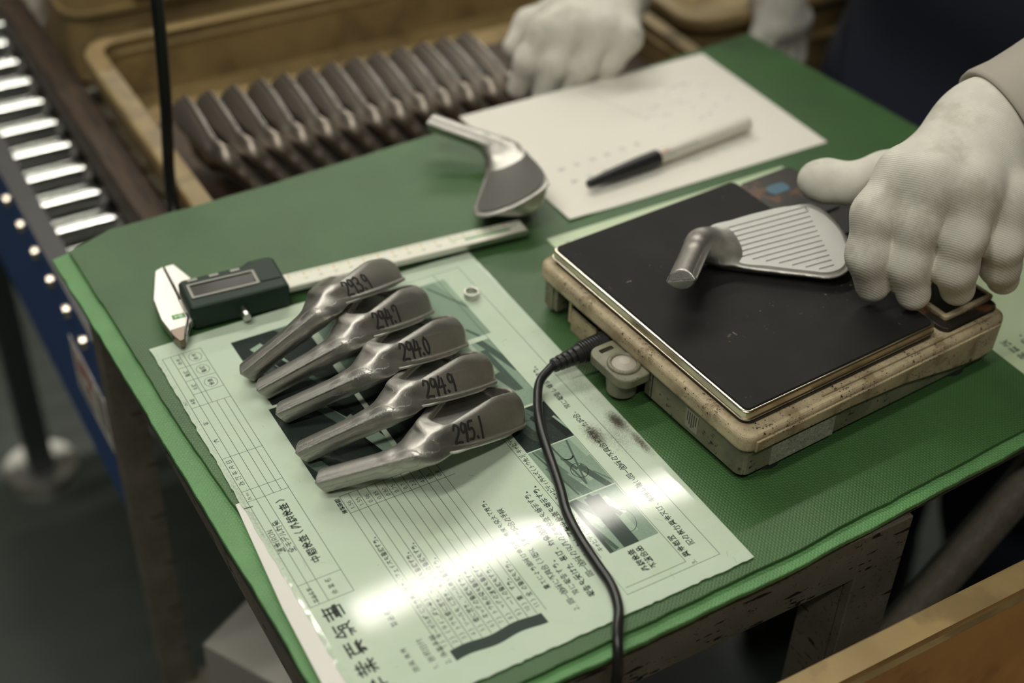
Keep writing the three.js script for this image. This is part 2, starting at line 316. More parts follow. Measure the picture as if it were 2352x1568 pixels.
solo('wooden_board', boxAt(0.060, 0.083, -0.0885, -0.060, -0.62, -0.135, 0.002), M.wood, 'dirty brown wooden board lying along the rollers beside the crate', 'board');

// ---------------------------------------------------------------- crates
function crate(name, label, group, w, d, h, opts = {}) {          // origin at the middle of the base
  const c = thing(name, label, 'crate', group), r = 0.022;
  part('base', slab(roundRect(-w / 2, w / 2, -d / 2, d / 2, r), 0, 0.004), opts.floorMat || M.crate, c);
  part('wall', slab(roundRect(-w / 2, w / 2, -d / 2, d / 2, r), 0.004, h - 0.012, 0, [roundRect(-w / 2 + 0.004, w / 2 - 0.004, -d / 2 + 0.004, d / 2 - 0.004, r - 0.004)]), M.crate, c);
  part('rim', slab(roundRect(-w / 2 - 0.010, w / 2 + 0.010, -d / 2 - 0.010, d / 2 + 0.010, r + 0.01), h - 0.012, h, 0.003, [roundRect(-w / 2 + 0.003, w / 2 - 0.003, -d / 2 + 0.003, d / 2 - 0.003, r - 0.003)], 3), M.crate, c);
  part('rib', slab(roundRect(-w / 2 - 0.005, w / 2 + 0.005, -d / 2 - 0.005, d / 2 + 0.005, r + 0.005), h * 0.5, h * 0.5 + 0.005, 0.001, [roundRect(-w / 2 + 0.002, w / 2 - 0.002, -d / 2 + 0.002, d / 2 - 0.002, r)]), M.crate, c);
  if (opts.grips) for (const x of [-w * 0.32, w * 0.32]) part('grip', boxAt(x - 0.03, x + 0.03, h * 0.58, h - 0.016, d / 2, d / 2 + 0.009, 0.003), M.crate, c);
  return c;
}
crate('yellow_crate', 'shallow yellowed plastic crate on the rollers holding a row of iron heads', null, 0.445, 0.288, 0.058).position.set(0.318, -0.088, -0.300);
{ const c = scene.children[scene.children.length - 1]; part('insert', boxAt(-0.215, 0.215, 0.0042, 0.0255, -0.05, 0.138), M.wood, c).userData.label = 'brown wooden insert'; }
crate('yellow_crate', 'taller yellowed plastic crate with moulded grips standing behind the crate of iron heads', null, 0.46, 0.34, 0.125, { grips: true }).position.set(0.322, -0.088, -0.655);
{

  crate('yellow_crate', 'yellowed plastic crate on a stand behind the far corner of the bench', null, 0.30, 0.30, 0.10).position.set(0.735, -0.135, -0.412);
  const s = thing('crate_stand', 'low steel stand under the crate behind the far corner of the bench', 'stand'); s.position.set(0.735, -0.75, -0.412);
  part('stand_top', boxAt(-0.14, 0.14, 0.600, 0.6145, -0.14, 0.14), M.darkFrame, s);
  for (const [x, z] of [[-1, -1], [1, -1], [-1, 1], [1, 1]]) part('leg', boxAt(x * 0.12 - 0.012, x * 0.12 + 0.012, 0, 0.5995, z * 0.12 - 0.012, z * 0.12 + 0.012), M.darkFrame, s);
}
for (let k = 0; k < 5; k++) {
  const c = crate('parts_crate', k < 4 ? 'yellowed plastic crate stacked under the open crate in front of the bench' : 'open yellowed plastic crate with warm light painted orange on its floor in front of the bench', k < 4 ? 'stacked crates in front of the bench' : undefined, 0.62, 0.38, 0.142, { floorMat: k === 4 ? M.orange : M.crate });
  c.position.set(0.46, -0.75 + k * 0.1422, 0.5405);
}

// black cable hanging behind the bench
solo('hanging_cable', tube([V(0.10, 2.35, -0.17), V(0.094, 1.2, -0.178), V(0.088, 0.4, -0.184), V(0.085, 0.12, -0.188), V(0.0835, 0.04, -0.196), V(0.081, -0.02, -0.204), V(0.0775, -0.05, -0.19), V(0.072, -0.055, -0.15)], 0.0044, false, 120), M.cord, 'thick black cable hanging down in front of the yellow crate', 'cable');
// ---------------------------------------------------------------- raw forged iron heads
// local frame in mm: X heel to toe along the leading edge, Y up the face, Z back from the face
const LOFT = 38 * Math.PI / 180, LIE = 62 * Math.PI / 180, cL = Math.cos(LOFT), sL = Math.sin(LOFT), HL = 68;
const hosel = V(-Math.cos(LIE), Math.sin(LIE) * cL, -Math.sin(LIE) * sL), hoselBase = V(4, 3.5, 3.6), fwd = V(0, -sL, -cL), across = new THREE.Vector3().crossVectors(hosel, fwd);
const soleHeight = (X, b) => (X - 40) ** 2 / 440 + (b - 9) ** 2 / 90 - 1.0;
const headOutline = new THREE.CatmullRomCurve3([[1, 4], [12, -2.5], [40, -4], [62, -2], [75, 7], [81.5, 25], [80.5, 42], [74, 52], [64, 54], [50, 48], [30, 38.5], [15, 31], [6, 26], [1, 15]].map(([x, y]) => V(x, y, 0)), true, 'centripetal').getPoints(90);
function outlineDistance(px, py) {
  let d = 1e9, inside = false;
  for (let i = 0, j = headOutline.length - 2; i < headOutline.length - 1; j = i++) {
    const a = headOutline[i], b = headOutline[j], ex = b.x - a.x, ey = b.y - a.y, wx = px - a.x, wy = py - a.y, t = clamp((wx * ex + wy * ey) / (ex * ex + ey * ey), 0, 1);
    d = Math.min(d, Math.hypot(wx - t * ex, wy - t * ey));
    if ((a.y > py) !== (b.y > py) && px < (b.x - a.x) * (py - a.y) / (b.y - a.y) + a.x) inside = !inside;
  }
  return inside ? -d : d;
}
const OG = { x0: -50, y0: -20, s: 1, nx: 150, ny: 100 }, og = new Float32Array(OG.nx * OG.ny);
for (let j = 0; j < OG.ny; j++) for (let i = 0; i < OG.nx; i++) og[i + OG.nx * j] = outlineDistance(OG.x0 + i, OG.y0 + j);
function outline(x, y) {
  const u = clamp(x - OG.x0, 0, OG.nx - 1.01), v = clamp(y - OG.y0, 0, OG.ny - 1.01), i = Math.floor(u), j = Math.floor(v), a = u - i, b = v - j, o = i + OG.nx * j;
  return mixn(mixn(og[o], og[o + 1], a), mixn(og[o + OG.nx], og[o + OG.nx + 1], a), b);
}
const WEB_A = hoselBase.clone().addScaledVector(hosel, 27).toArray(), WEB_B = [13, 22, 4], WEB_C = hoselBase.clone().addScaledVector(hosel, 16).toArray(), WEB_D = [12, 13, 4.6];
function ironField(x, y, z) {
  const o = outline(x, y), b = y * sL + z * cL, u = y * cL - z * sL;
  const bt = 11.5 + 13.5 * clamp(x / 64, 0, 1.1), yt = bt * sL, zt = bt * cL;                 // the sole widens from neck to toe
  const back = (z - smax(zt - (zt - 5.4) / 34 * (y - yt), 5.4, 3)) * 0.93;
  let d = smax(o, (soleHeight(x, b) - u) * 0.97, mixn(11, 2.5, sstep(4, 24, x)));
  d = smax(d, back, mixn(3.0, 15, sstep(48, 80, x)));
  d = smax(d, 0.9 - z, 0.8);
  const rimIn = smax(o + 5.5, yt + 3.2 - y, 3), pocket = smax(smax(rimIn, 3.8 - z, 1.2), -(x - 11), 3);
  d = smax(d, -pocket, 1.4);
  // hosel: two shallow arcs meeting in sharp parting edges, and a roof-like cut end
  const qx = x - hoselBase.x, qy = y - hoselBase.y, qz = z - hoselBase.z, al = qx * hosel.x + qy * hosel.y + qz * hosel.z;
  const w = qx * across.x + qy * across.y + qz * across.z, f = qx * fwd.x + qy * fwd.y + qz * fwd.z;
  let h = Math.max(Math.hypot(w, f - 2.0), Math.hypot(w, f + 2.0)) - 8.3;
  h = smax(h, al + 0.34 * Math.abs(f) - HL, 0.7); h = smax(h, 3.5 - al, 4); h = smax(h, (soleHeight(x, b) - u) * 0.97, 5);
  h = smin(h, capsule(x, y, z, WEB_A, WEB_B, 3.4, 3.0), 7); h = smin(h, capsule(x, y, z, WEB_C, WEB_D, 4.6, 4.2), 7);        // web from hosel to topline
  h = smax(h, (soleHeight(x, b) - u) * 0.97, 3);
  d = smin(d, h, mixn(12, 5, sstep(-1, 6, z)));
  // thin flash left along the parting line
  const fin = Math.max(Math.abs(f) - 0.55, Math.hypot(w, f) - 8.75, al - HL + 1, 14 - al);
  const le = 1.3 * sstep(0, 26, x) - 0.4, lip = Math.max((soleHeight(x, b) - u) * 0.97 - le, o - le, Math.abs(z - 1.9) - 0.8, 4 - x);
  return smin(d, Math.min(fin, lip), 0.9);
}
const scaleMM = (g) => { g.scale(0.001, 0.001, 0.001); return boxUV(g); };
const headGeo = scaleMM(surfaceNets(ironField, [-40, -8, -44], [86, 60, 26], 0.8));
const headGeoFar = scaleMM(surfaceNets(ironField, [-40, -8, -44], [86, 60, 26], 1.7));
// face insert: a blasted plate proud of the forging with thirteen real score grooves
function faceGeo(lines) {
  const s = new THREE.Shape(new THREE.CatmullRomCurve3([[9, 1.6], [24, 0.5], [40, 0.2], [60, 2.0], [73, 9.5], [79.6, 26], [78, 41], [72.6, 49.6], [64, 51.3], [50, 45.6], [32, 36.8], [17, 29.4], [11.5, 16]].map(([x, y]) => V(x, y, 0)), true, 'centripetal').getPoints(80).slice(0, 80).map((p) => new THREE.Vector2(p.x, p.y)));
  const gw = 0.42;
  for (let i = 0; i < lines; i++) {
    const y = 5 + 3.55 * i, x0 = i < 7 ? 14.5 + Math.max(0, y - 15) * 0.36 : 18.5 + (i - 6) * 6.7, x1 = 67.5; if (x1 - x0 < 5) break;
    s.holes.push(new THREE.Path([[x0, y - gw], [x0 - gw, y], [x0, y + gw], [x1, y + gw], [x1 + gw, y], [x1, y - gw]].map(([a, b]) => new THREE.Vector2(a, b))));
  }
  const g = new THREE.ExtrudeGeometry(s, { depth: 0.95, bevelEnabled: false, curveSegments: 4 });
  return scaleMM(g);
}
const facePlate = faceGeo(13), faceMilled = faceGeo(0);
function ironHead(label, group, faceMat, bodyMat, far, plate = facePlate) {
  const h = thing('iron_head', label, 'golf club head', group);
  part('forging', far ? headGeoFar : headGeo, bodyMat || M.forged, h);
  part('face', plate, faceMat || M.forgedFace, h).userData.label = plate === facePlate ? 'grooved striking face' : 'dark milled striking face';
  return h;
}
function pose(o, X, Y, T) {
  const x = V(...X).normalize(), y = V(...Y).addScaledVector(x, -V(...Y).dot(x)).normalize();
  o.quaternion.setFromRotationMatrix(new THREE.Matrix4().makeBasis(x, y, new THREE.Vector3().crossVectors(x, y))); o.position.set(...T); return o;
}
// felt pen strokes, each digit on a unit box (x right, y up)
const PEN = {
  2: [[[0.05, 0.78], [0.3, 1], [0.6, 0.92], [0.62, 0.68], [0.3, 0.3], [0.02, 0.05], [0.35, 0.06], [0.78, 0.02]]],
  9: [[[0.62, 0.9], [0.3, 1], [0.08, 0.75], [0.2, 0.52], [0.5, 0.6], [0.62, 0.88], [0.62, 0.5], [0.55, 0]]],
  3: [[[0.1, 0.92], [0.45, 1], [0.62, 0.82], [0.5, 0.6], [0.25, 0.54], [0.55, 0.48], [0.66, 0.25], [0.45, 0.02], [0.05, 0.06]]],
  4: [[[0.35, 1], [0.2, 0.7], [0.05, 0.42], [0.4, 0.42], [0.72, 0.42]], [[0.58, 0.85], [0.5, 0]]],
  5: [[[0.62, 1], [0.18, 0.97], [0.12, 0.58], [0.45, 0.62], [0.62, 0.35], [0.45, 0.05], [0.05, 0.06]]],
  7: [[[0.06, 0.72], [0.1, 0.96], [0.62, 0.98], [0.5, 0.5], [0.4, 0]]],
  0: [[[0.4, 1], [0.12, 0.75], [0.1, 0.25], [0.35, 0], [0.6, 0.3], [0.6, 0.75], [0.4, 1]]],
  1: [[[0.35, 1.08], [0.3, -0.05]]],
  '.': [[[0.12, 0.08], [0.2, 0.02]]],
};
function onSole(X, B) { let u = soleHeight(X, B) - 3; for (let i = 0; i < 60; i++) { const d = ironField(X, u * cL + B * sL, -u * sL + B * cL); if (d < 0.16) break; u += Math.max((d - 0.14) * 0.7, 0.01); } return u; }
function penMark(text, X0, B0, size, slant) {         // ribbons that follow the curved sole
  const pos = [], idx = [], hw = 0.070 * size;
  let cx = 0;
  for (const ch of text) {
    for (const st of PEN[ch]) {
      const pts = st.length > 2 ? new THREE.CatmullRomCurve3(st.map(([x, y]) => V(x, y, 0)), false, 'centripetal').getPoints(st.length * 6) : Array.from({ length: 10 }, (_, i) => V(mixn(st[0][0], st[1][0], i / 9), mixn(st[0][1], st[1][1], i / 9), 0));
      const P = pts.map((p) => [X0 + (cx + p.x + slant * p.y) * size * 0.66, B0 + p.y * size]);
      const base = pos.length / 3;
      P.forEach(([x, b], i) => {
        const a = P[Math.max(i - 1, 0)], c = P[Math.min(i + 1, P.length - 1)], l = Math.hypot(c[0] - a[0], c[1] - a[1]) || 1, tx = (c[0] - a[0]) / l, tb = (c[1] - a[1]) / l, ex = i === 0 ? -hw : i === P.length - 1 ? hw : 0;
        for (const s of [-1, 1]) { const X = x - tb * s * hw + tx * ex, B = b + tx * s * hw + tb * ex, u = onSole(X, B); pos.push(X, u * cL + B * sL, -u * sL + B * cL); }
        if (i) { const o = base + 2 * i; idx.push(o - 2, o - 1, o, o, o - 1, o + 1); }
      });
    }
    cx += ch === '.' ? 0.42 : ch === '1' ? 0.6 : 0.82;
  }
  const g = new THREE.BufferGeometry(); g.setAttribute('position', new THREE.Float32BufferAttribute(pos, 3)); g.setIndex(idx); g.computeVertexNormals(); return scaleMM(g);
}
M.ink.side = THREE.DoubleSide;
const FIVE = [
  ['293.9', [0.8223, -0.3404, -0.4560], [-0.5561, -0.3111, -0.7707], [0.0923, 0.0431, 0.0658], 'beside the caliper'],
  ['294.7', [0.8322, -0.3514, -0.4289], [-0.5029, -0.1526, -0.8507], [0.0962, 0.0363, 0.0924], 'second from the caliper'],
  ['294.0', [0.8758, -0.3506, -0.3316], [-0.3999, -0.1425, -0.9054], [0.0956, 0.0359, 0.1221], 'middle of the row of five'],
  ['294.9', [0.8929, -0.3502, -0.2830], [-0.3623, -0.1857, -0.9134], [0.0915, 0.0378, 0.1565], 'fourth from the caliper'],
  ['295.1', [0.8973, -0.3468, -0.2733], [-0.3035, -0.0348, -0.9522], [0.0906, 0.0311, 0.1884], 'farthest from the caliper'],
];
for (const [n, X, Y, T, where] of FIVE) {
  const h = ironHead('raw grey iron head inked ' + n + ' on its sole, ' + where, 'weighed iron heads in a row on the instruction sheet');
  pose(h, X, Y, T);
  part('inked_weight', penMark(n, 14, 4.6, 9.6, 0.10), M.ink, h).userData.label = 'black handwritten number ' + n;
}
pose(ironHead('raw iron head with grooved face up, held on the black scale pan', undefined), [0.9485, 0.1683, 0.2683], [-0.2028, -0.3279, 0.9227], [0.2972, 0.0596, 0.1136]);
pose(ironHead('iron head with dark milled face leaning on the edge of the white form', undefined, M.milled, M.forged, false, faceMilled), [-0.2414, 0.2192, 0.9453], [-0.9380, -0.3026, -0.1693], [0.2931, 0.0158, -0.0758]);
// the row waiting in the crate: heads up, hosels down on the insert
for (let i = 0; i < 13; i++) {
  const h = ironHead('brown-grey raw iron head darkened for shade, standing in the row inside the shallow yellow crate', 'iron heads waiting in the crate', M.forgedDark, M.forgedBrownShade, true);
  const j = (rnd() - 0.5) * 0.04, lean = -0.72 + j;
  const f = V(Math.cos(lean), -Math.sin(lean), 0), X = V(0.02 + j, 0.12, -0.99).normalize();
  const upv = new THREE.Vector3().crossVectors(X, f).normalize();
  const Y = upv.clone().multiplyScalar(cL).addScaledVector(f, -sL);        // loft turns the face away from the forward direction
  pose(h, X.toArray(), Y.toArray(), [0.121 + i * 0.0198, -0.006, -0.205 + 0.0003 * i]);
}
// ---------------------------------------------------------------- printed sheets
// Stroke lettering: each character is a few polylines on a 0..9 grid (x, y pairs, y down).
const GLYPH = {
  作: '3015 2429 6045 5194 5259 5494 5797', 業: '3032 6062 1181 2343 7363 1393 2575 1787 1797 5459 5629 5689', 要: '1191 2393 2393 2353 3133 6163 2326 2686 4839 1797 4629 4689', 領: '3014 3054 2444 1747 4729 5191 6383 6367 8387 6575 6787 5749 7799', 書: '5057 1191 1383 8286 2575 1797 2696 2929 8989 8888 2989',
  製: '1141 2052 1343 3035 6064 8085 1696 4659 4629 5689', 品: '3171 3134 3474 7174 1545 1519 1949 4549 5595 5559 5999 9599', 名: '4014 3181 7116 3575 3539 3979 7579', 称: '4012 1343 3229 3424 5044 5191 7159 5439 8497',
  通: '1022 1414 1848 1999 4191 7173 4383 4348 8388 4585 6368', 常: '5052 2131 7161 1393 1334 9394 3474 3436 3676 7476 5659 2727 7787', 全: '5014 5094 2474 2676 1999 5459', モ: '2282 1595 5258 5878', デ: '2161 1494 5456 5628 7081 8092', ル: '3135 3518 6168 6896', 対: '3032 1252 4218 1348 5393 8389 8979 6566', 象: '4012 2171 2224 2474 7274 5426 1596 4658 3639 6685 5798',
  中: '1282 8286 8616 1612 5059', 間: '1139 1141 4143 1343 1119 5191 5153 5393 9199 3575 3539 3979 7579 3777', 検: '3039 1353 3327 3455 6044 6094 5484 5695 5665 6749 6799', 査: '5055 1292 4116 5196 3575 3539 7579 3777 1999 3939', '(': '6045 4569', ')': '4065 6549', 外: '4017 3161 6145 4519 7079 7497', 観: '2141 1353 3019 2535 2747 2949 3539 6191 6166 9196 6393 6464 6696 7649 8799',
  改: '1141 4115 1545 1519 1938 6054 5494 9449 6499', 訂: '1141 1343 1515 1737 1939 5191 7179 7959', 年: '3014 2181 3474 3436 1696 5159', 月: '3132 3118 3181 8189 3484 3686', 日: '2182 2129 2989 8189 2585', 内: '2229 2282 8289 5045 5486', 容: '5051 1232 1292 9293 3436 6476 5427 5487 3679 3939 3976', 承: '3171 6154 5459 4464 3646 2818 1323 6699 8375', 認: '1141 1343 1545 1737 1939 5191 9194 6147 4747 5759 5989 8779', 確: '1141 3015 2545 2529 2949 4549 6034 5193 5359 5595 5797 5999 7379', 成: '2292 2228 2454 5457 6089 8898 8386', 準: '1123 1415 3044 4191 4146 4383 4585 4696 5659 1797', 標: '3039 1353 3327 5191 5393 6164 8184 5456 5595 4696 7679 5658 8698', 時: '1141 1118 1848 4148 1545 6064 5191 4494 4696 8489 5768',
  フ: '2282 8257', ェ: '3474 5459 2989', エ: '2282 5258 1898', イ: '7135 5459', ス: '2282 8218 5598', を: '2272 4125 2575 8446 4699', ソ: '2234 8248', ー: '1595', が: '1363 4129 3358 7255 8092 7181', に: '2128 5282 4888', な: '1252 4027 7294 6379 7939', る: '2272 7224 2574 8479 4969', 様: '3039 1353 3327 5162 8171 4292 4484 4696 6458 6499', 置: '1191 1131 4141 7171 9193 1393 5355 3575 3538 7578 1999', き: '2282 2484 4166 3858 7989', '、': '2748', す: '1292 6058 5434 3656 5659', '。': '2738 3949 4829', 横: '3039 1353 3327 5060 5191 6154 8184 4494 5686 5658 8688 5768 4999', 等: '2042 6082 1595 3376 2666 1797 7759', ラ: '2171 1484 8448', ン: '1232 1999', ダ: '3119 3181 8127 3666', レ: '2129 2984', ト: '4149 4475', ウ: '5052 2282 2224 8258', ネ: '5052 2282 8217 5559 6688', ッ: '2435 4456 8458', ク: '3115 3181 8128', ホ: '1393 5159 3527 6588', ゼ: '1484 3138 3888 8465 7081 8092', の: '5226 2638 5228 4182 8279 7958',
  持: '3139 1353 1646 6065 5193 4494 4696 8489 5768', ち: '2282 4125 2575 8489 3969', 方: '5052 1292 4328 4585 8578', 角: '3115 3171 2628 2382 8289 2484 2686 5258', 度: '5152 1292 1219 2484 4345 7375 4575 3686 3699 7739', 変: '5051 1191 3124 6174 1315 8395 4516 4576 3699 7729', え: '4051 2383 8319 4698', て: '1191 9145 4568', 見: '2181 2126 8186 2383 2484 2686 3619 6669 6999', 重: '7021 1292 5059 2383 2326 8386 2585 2686 2787 1999', さ: '2282 4167 3857 7989', よ: '5158 5484 5827 2769', 箇: '2042 6082 1393 1319 9399 1999 3575 5357 3737 3777', 所: '1141 1318 1444 1747 4447 8061 6169 6494 7479', は: '2129 4292 7179 6979 4859', 同: '1119 1191 9199 3373 3575 3538 7578 3878', 一: '1595', 不: '1191 5115 5259 6488', 具: '2181 2127 8187 2383 2585 1797 3719 6799', 合: '5014 5094 3474 2636 2629 2989 8689 2686', 個: '3015 2329 4191 4149 9199 5373 5585 7355 5878 4999', 以: '2127 2755 4163 8159 6699', 場: '2129 1353 1848 5191 5154 9194 5454 4696 6529 6587 7697', 手: '7021 2383 1595 5158 5838', 順: '1119 2128 4149 5191 6383 6367 8387 6575 6787 5749 7799', 司: '1181 8188 8868 2363 3565 3538 6568', 報: '3035 1252 1555 1757 3559 5191 5159 9194 5494 8559 5799', 告: '3015 2282 5055 1595 3777 3739 3979 7779', 受: '8021 2334 5355 8374 1494 1415 9495 3676 7629 4699', け: '2129 4393 7179 7958', た: '1353 4129 5585 5989', 長: '3131 3136 3181 3383 3575 1696 3639 5699 3969', 指: '3139 1353 1646 6064 9162 6494 5585 5559 8589 5787 5989', 示: '2181 1494 5459 5939 3617 6788', 集: '3015 3039 4191 5051 4484 4585 1696 5659 4629 5689', ヤ: '1585 3149 8275', ャ: '2575 4349 7366', ビ: '2129 2474 2989 7081 8092', テ: '2181 1494 5458', ィ: '6345 5559', キ: '2383 1696 4159', ズ: '2272 7218 5588 7081 8092', 先: '3014 2383 5055 1595 4629 6569 6998', 適: '1022 1414 1848 1999 6062 4191 4348 8388 4585 6367 5757 7577', 異: '2181 2125 8185 2383 5155 2686 3537 7577 1797 3719 6799', 処: '3016 2252 5227 3458 2899 6166 8186 6181 8699', 記: '1141 1343 1545 1737 1939 5191 9195 5595 5558 5999', 又: '1181 8119 3388', 判: '1222 4132 1454 1656 3059 6267 9099', 断: '1118 1858 3157 1454 2213 5263 9061 6169 6494 7489', し: '3138 3858 5886', 難: '1141 2031 1353 3239 1656 6054 5559 7379 5393 5595 5797 5999', い: '2127 2739 7387', 発: '2151 1393 6282 3464 1686 4649 6669 6998', 見_: '', 従: '3014 4216 2529 5061 8171 4292 4494 6459 5699 6686', う: '3162 2373 7389 8958', 目: '2182 2129 8189 2989 2484 2686', 的: '2011 1118 1848 4148 1444 6045 5191 9189 8978 6566', 器: '1131 1114 3134 1434 6181 6164 8184 6484 1494 1636 1619 3639 1939 6686 6669 8689 6989', 付: '3015 2329 4393 8189 8979 5566', 使: '3015 2329 4292 6057 4484 4446 8486 4686 6799', 用: '2118 2181 8189 2383 2585 5158', 来: '2282 5059 1595 5518 5598', 歴: '1191 1119 3237 2444 6267 5484 5659 3639 5777 2999',
};
function strokeText(ctx, text, x, y, size, opts = {}) {          // baseline box: top-left at (x, y)
  const pitch = (opts.pitch || 1.02) * size; ctx.lineWidth = opts.weight || size * 0.075; ctx.lineCap = 'round'; ctx.lineJoin = 'round'; ctx.strokeStyle = ctx.fillStyle = opts.ink || '#232925';
  for (const ch of text) {
    const g = GLYPH[ch];
    if (g) {
      ctx.beginPath();
      for (const s of g.split(' ')) for (let i = 0; i + 1 < s.length; i += 2) { const px = x + (0.04 + +s[i] / 10) * size, py = y + (0.04 + +s[i + 1] / 10) * size; if (i) ctx.lineTo(px, py); else ctx.moveTo(px, py); }
      ctx.stroke(); x += pitch;
    } else { ctx.font = (opts.bold ? 'bold ' : '') + size * 0.98 + 'px sans-serif'; ctx.fillText(ch, x, y + size * 0.86); x += Math.max(ctx.measureText(ch).width * 1.04, size * 0.3); }
  }
  return x;
}
function sheetCanvas(w, h, draw) { const cv = document.createElement('canvas'); cv.width = w; cv.height = h; draw(cv.getContext('2d')); const t = new THREE.CanvasTexture(cv); t.colorSpace = THREE.SRGBColorSpace; t.anisotropy = 8; return t; }
const instruction = sheetCanvas(2048, 1448, (c) => {
  const S = 2048 / 297, q = (v) => v * S;
  c.fillStyle = '#bbcab7'; c.fillRect(0, 0, 2048, 1448);
  for (let i = 0; i < 260; i++) { const x = rnd() * 2048, y = rnd() * 1448, r = 20 + rnd() * 90; c.fillStyle = rnd() < 0.5 ? 'rgba(172,190,165,0.10)' : 'rgba(200,212,190,0.10)'; c.beginPath(); c.ellipse(x, y, r, r * 0.6, rnd() * 3, 0, 7); c.fill(); }
  const T = (s, x, y, h, o = {}) => strokeText(c, s, q(x), q(y), q(h), o);
  const line = (x0, y0, x1, y1, w = 0.22) => { c.strokeStyle = '#2b322d'; c.lineWidth = q(w); c.beginPath(); c.moveTo(q(x0), q(y0)); c.lineTo(q(x1), q(y1)); c.stroke(); };
  // heading
  T('作業要領書', 13.5, 6.2, 10.4, { pitch: 1.17, weight: q(0.95) });
  for (const y of [3.2, 8.0, 12.8, 26]) line(75.6, y, 284.4, y);
  line(155, 17.6, 236.4, 17.6); line(155, 22, 236.4, 22);
  for (const x of [155, 163, 190.8, 236.4]) line(x, 3.2, x, 26);
  for (const x of [75.6, 90.8, 284.4]) line(x, 3.2, x, 26);
  for (const x of [247, 259.5, 272]) line(x, 8, x, 26); line(236.4, 15.2, 284.4, 15.2);
  T('製品名称', 77, 6, 2.6); T('作業名', 77.5, 16, 3.2, { pitch: 1.3 });
  T('通常IRON', 114, 3.4, 4.0, { weight: q(0.36) }); T('全モデル対象', 112, 8.2, 4.0, { weight: q(0.36) });
  T('中間検査(外観検査)', 100.5, 15.6, 5.0, { weight: q(0.55), pitch: 1.0 });
  T('改定No.', 156, 4.2, 2.0); T('改訂年月日', 167.5, 4.0, 3.2, { pitch: 1.4 }); T('内', 204, 4.1, 3.2); T('容', 219.5, 4.1, 3.2);
  T('来歴', 239, 4.4, 2.6); T('承認', 250, 9.6, 2.8); T('確認', 263, 9.6, 2.8); T('作成', 275, 9.6, 2.8);
  for (const [x, s] of [[253, '検査'], [265.6, '確認'], [278.2, '作成']]) { c.strokeStyle = '#3f4a43'; c.lineWidth = q(0.22); c.beginPath(); c.ellipse(q(x), q(20.6), q(4.2), q(3.6), 0, 0, 7); c.stroke(); T(s, x - 3.2, 19, 3.0, { weight: q(0.25) }); }
  T('改訂番号', 240, 0.6, 2.0, { ink: '#3b443e' });
  // left column notes
  T('測定器具 使用', 15, 29, 3.2, { pitch: 1.15 }); T('製品名', 46, 32, 3.4, { pitch: 1.1 }); T('1. 目的', 15, 37.5, 3.6, { pitch: 1.15 }); T('2. 作業手順', 15, 44, 3.4, { pitch: 1.1 }); T('日付', 27, 37.5, 3.6);
  // work steps with their standard times
  line(123, 46.2, 136.4, 46.2); line(21, 46.2, 123, 46.2);
  const steps = ['1) ホーゼルが上になる様に置き、フェイスを確認する。', '2) (ラインダレ等)', '3) トウを横に置き、フェースを確認する。', '4) ソールを上に置き、ホーゼルの確認をする。', '5) 横に置き、ソール角を確認する。', '6) ネックの確認をする。', '7) トウ先の変を確認する。', '8) バックの通常を確認する。', '9) シートの確認をする。', '10) 重量選別する。', '11) 全体の確認をする。'];
  const times = ['1.56', '1.55', '0.96', '0.85', '0.80', '0.75', '0.7', '2.2', '4.0', '1.5', '0.8'];
  steps.forEach((s, i) => { const y = 51.2 + i * 5.0; line(21, y, 136.4, y); T(s, 24, y - 4.0, 3.1, { weight: q(0.30) }); T(times[i], 125, y - 3.9, 3.3, { weight: q(0.3) }); });
  line(123, 46.2, 123, 106.5); line(136.4, 46.2, 136.4, 106.5); T('標準時間', 123.6, 42.6, 2.9, { weight: q(0.34) });
  c.fillStyle = '#3a453f'; c.beginPath(); c.moveTo(q(14.2), q(49.3)); for (let i = 0; i <= 20; i++) c.lineTo(q(14.6 + 0.7 * Math.sin(i * 0.55)), q(49.3 + i * 2.45)); for (let i = 20; i >= 0; i--) c.lineTo(q(21.1 + 0.7 * Math.sin(i * 0.55)), q(49.0 + i * 2.45)); c.fill();
  T('・重さによる箇所は持ち方、角度を変えて見る。', 30, 107.2, 3.2, { weight: q(0.32) });
  T('2. 同一箇所に不具合(3個以上)がある場合の手順', 13.5, 112.4, 3.7, { weight: q(0.34), pitch: 0.94 });
  T('上司に報告する。', 20, 117.6, 3.7, { weight: q(0.34) }); T('報告を受けた上長は、対象箇所', 17, 123.4, 3.9, { weight: q(0.46) });
  T('同一箇所の以外の通常検査を指示する。', 28, 129.6, 3.9, { weight: q(0.36), pitch: 0.96 }); T('不具合に対して集中検査を指示する。', 32, 135.6, 3.9, { weight: q(0.42), pitch: 0.98 });
  line(36, 142.2, 285, 142.2); line(77, 142.2, 77, 147); line(118, 142.2, 118, 147);
  T('キャビティ内キズ(トウ先)', 80.5, 143.1, 3.3, { weight: q(0.3), pitch: 0.88 }); T('キャビティ内キズ(ネック)', 39.5, 143.1, 3.3, { weight: q(0.3), pitch: 0.88 }); T('キャビティ内キズ(ソール)', 120, 143.1, 3.3, { weight: q(0.3), pitch: 0.88 });
  T('外観検査', 18, 155.6, 3.9, { weight: q(0.45) }); T('不適合品', 18, 160.4, 3.9, { weight: q(0.45) });
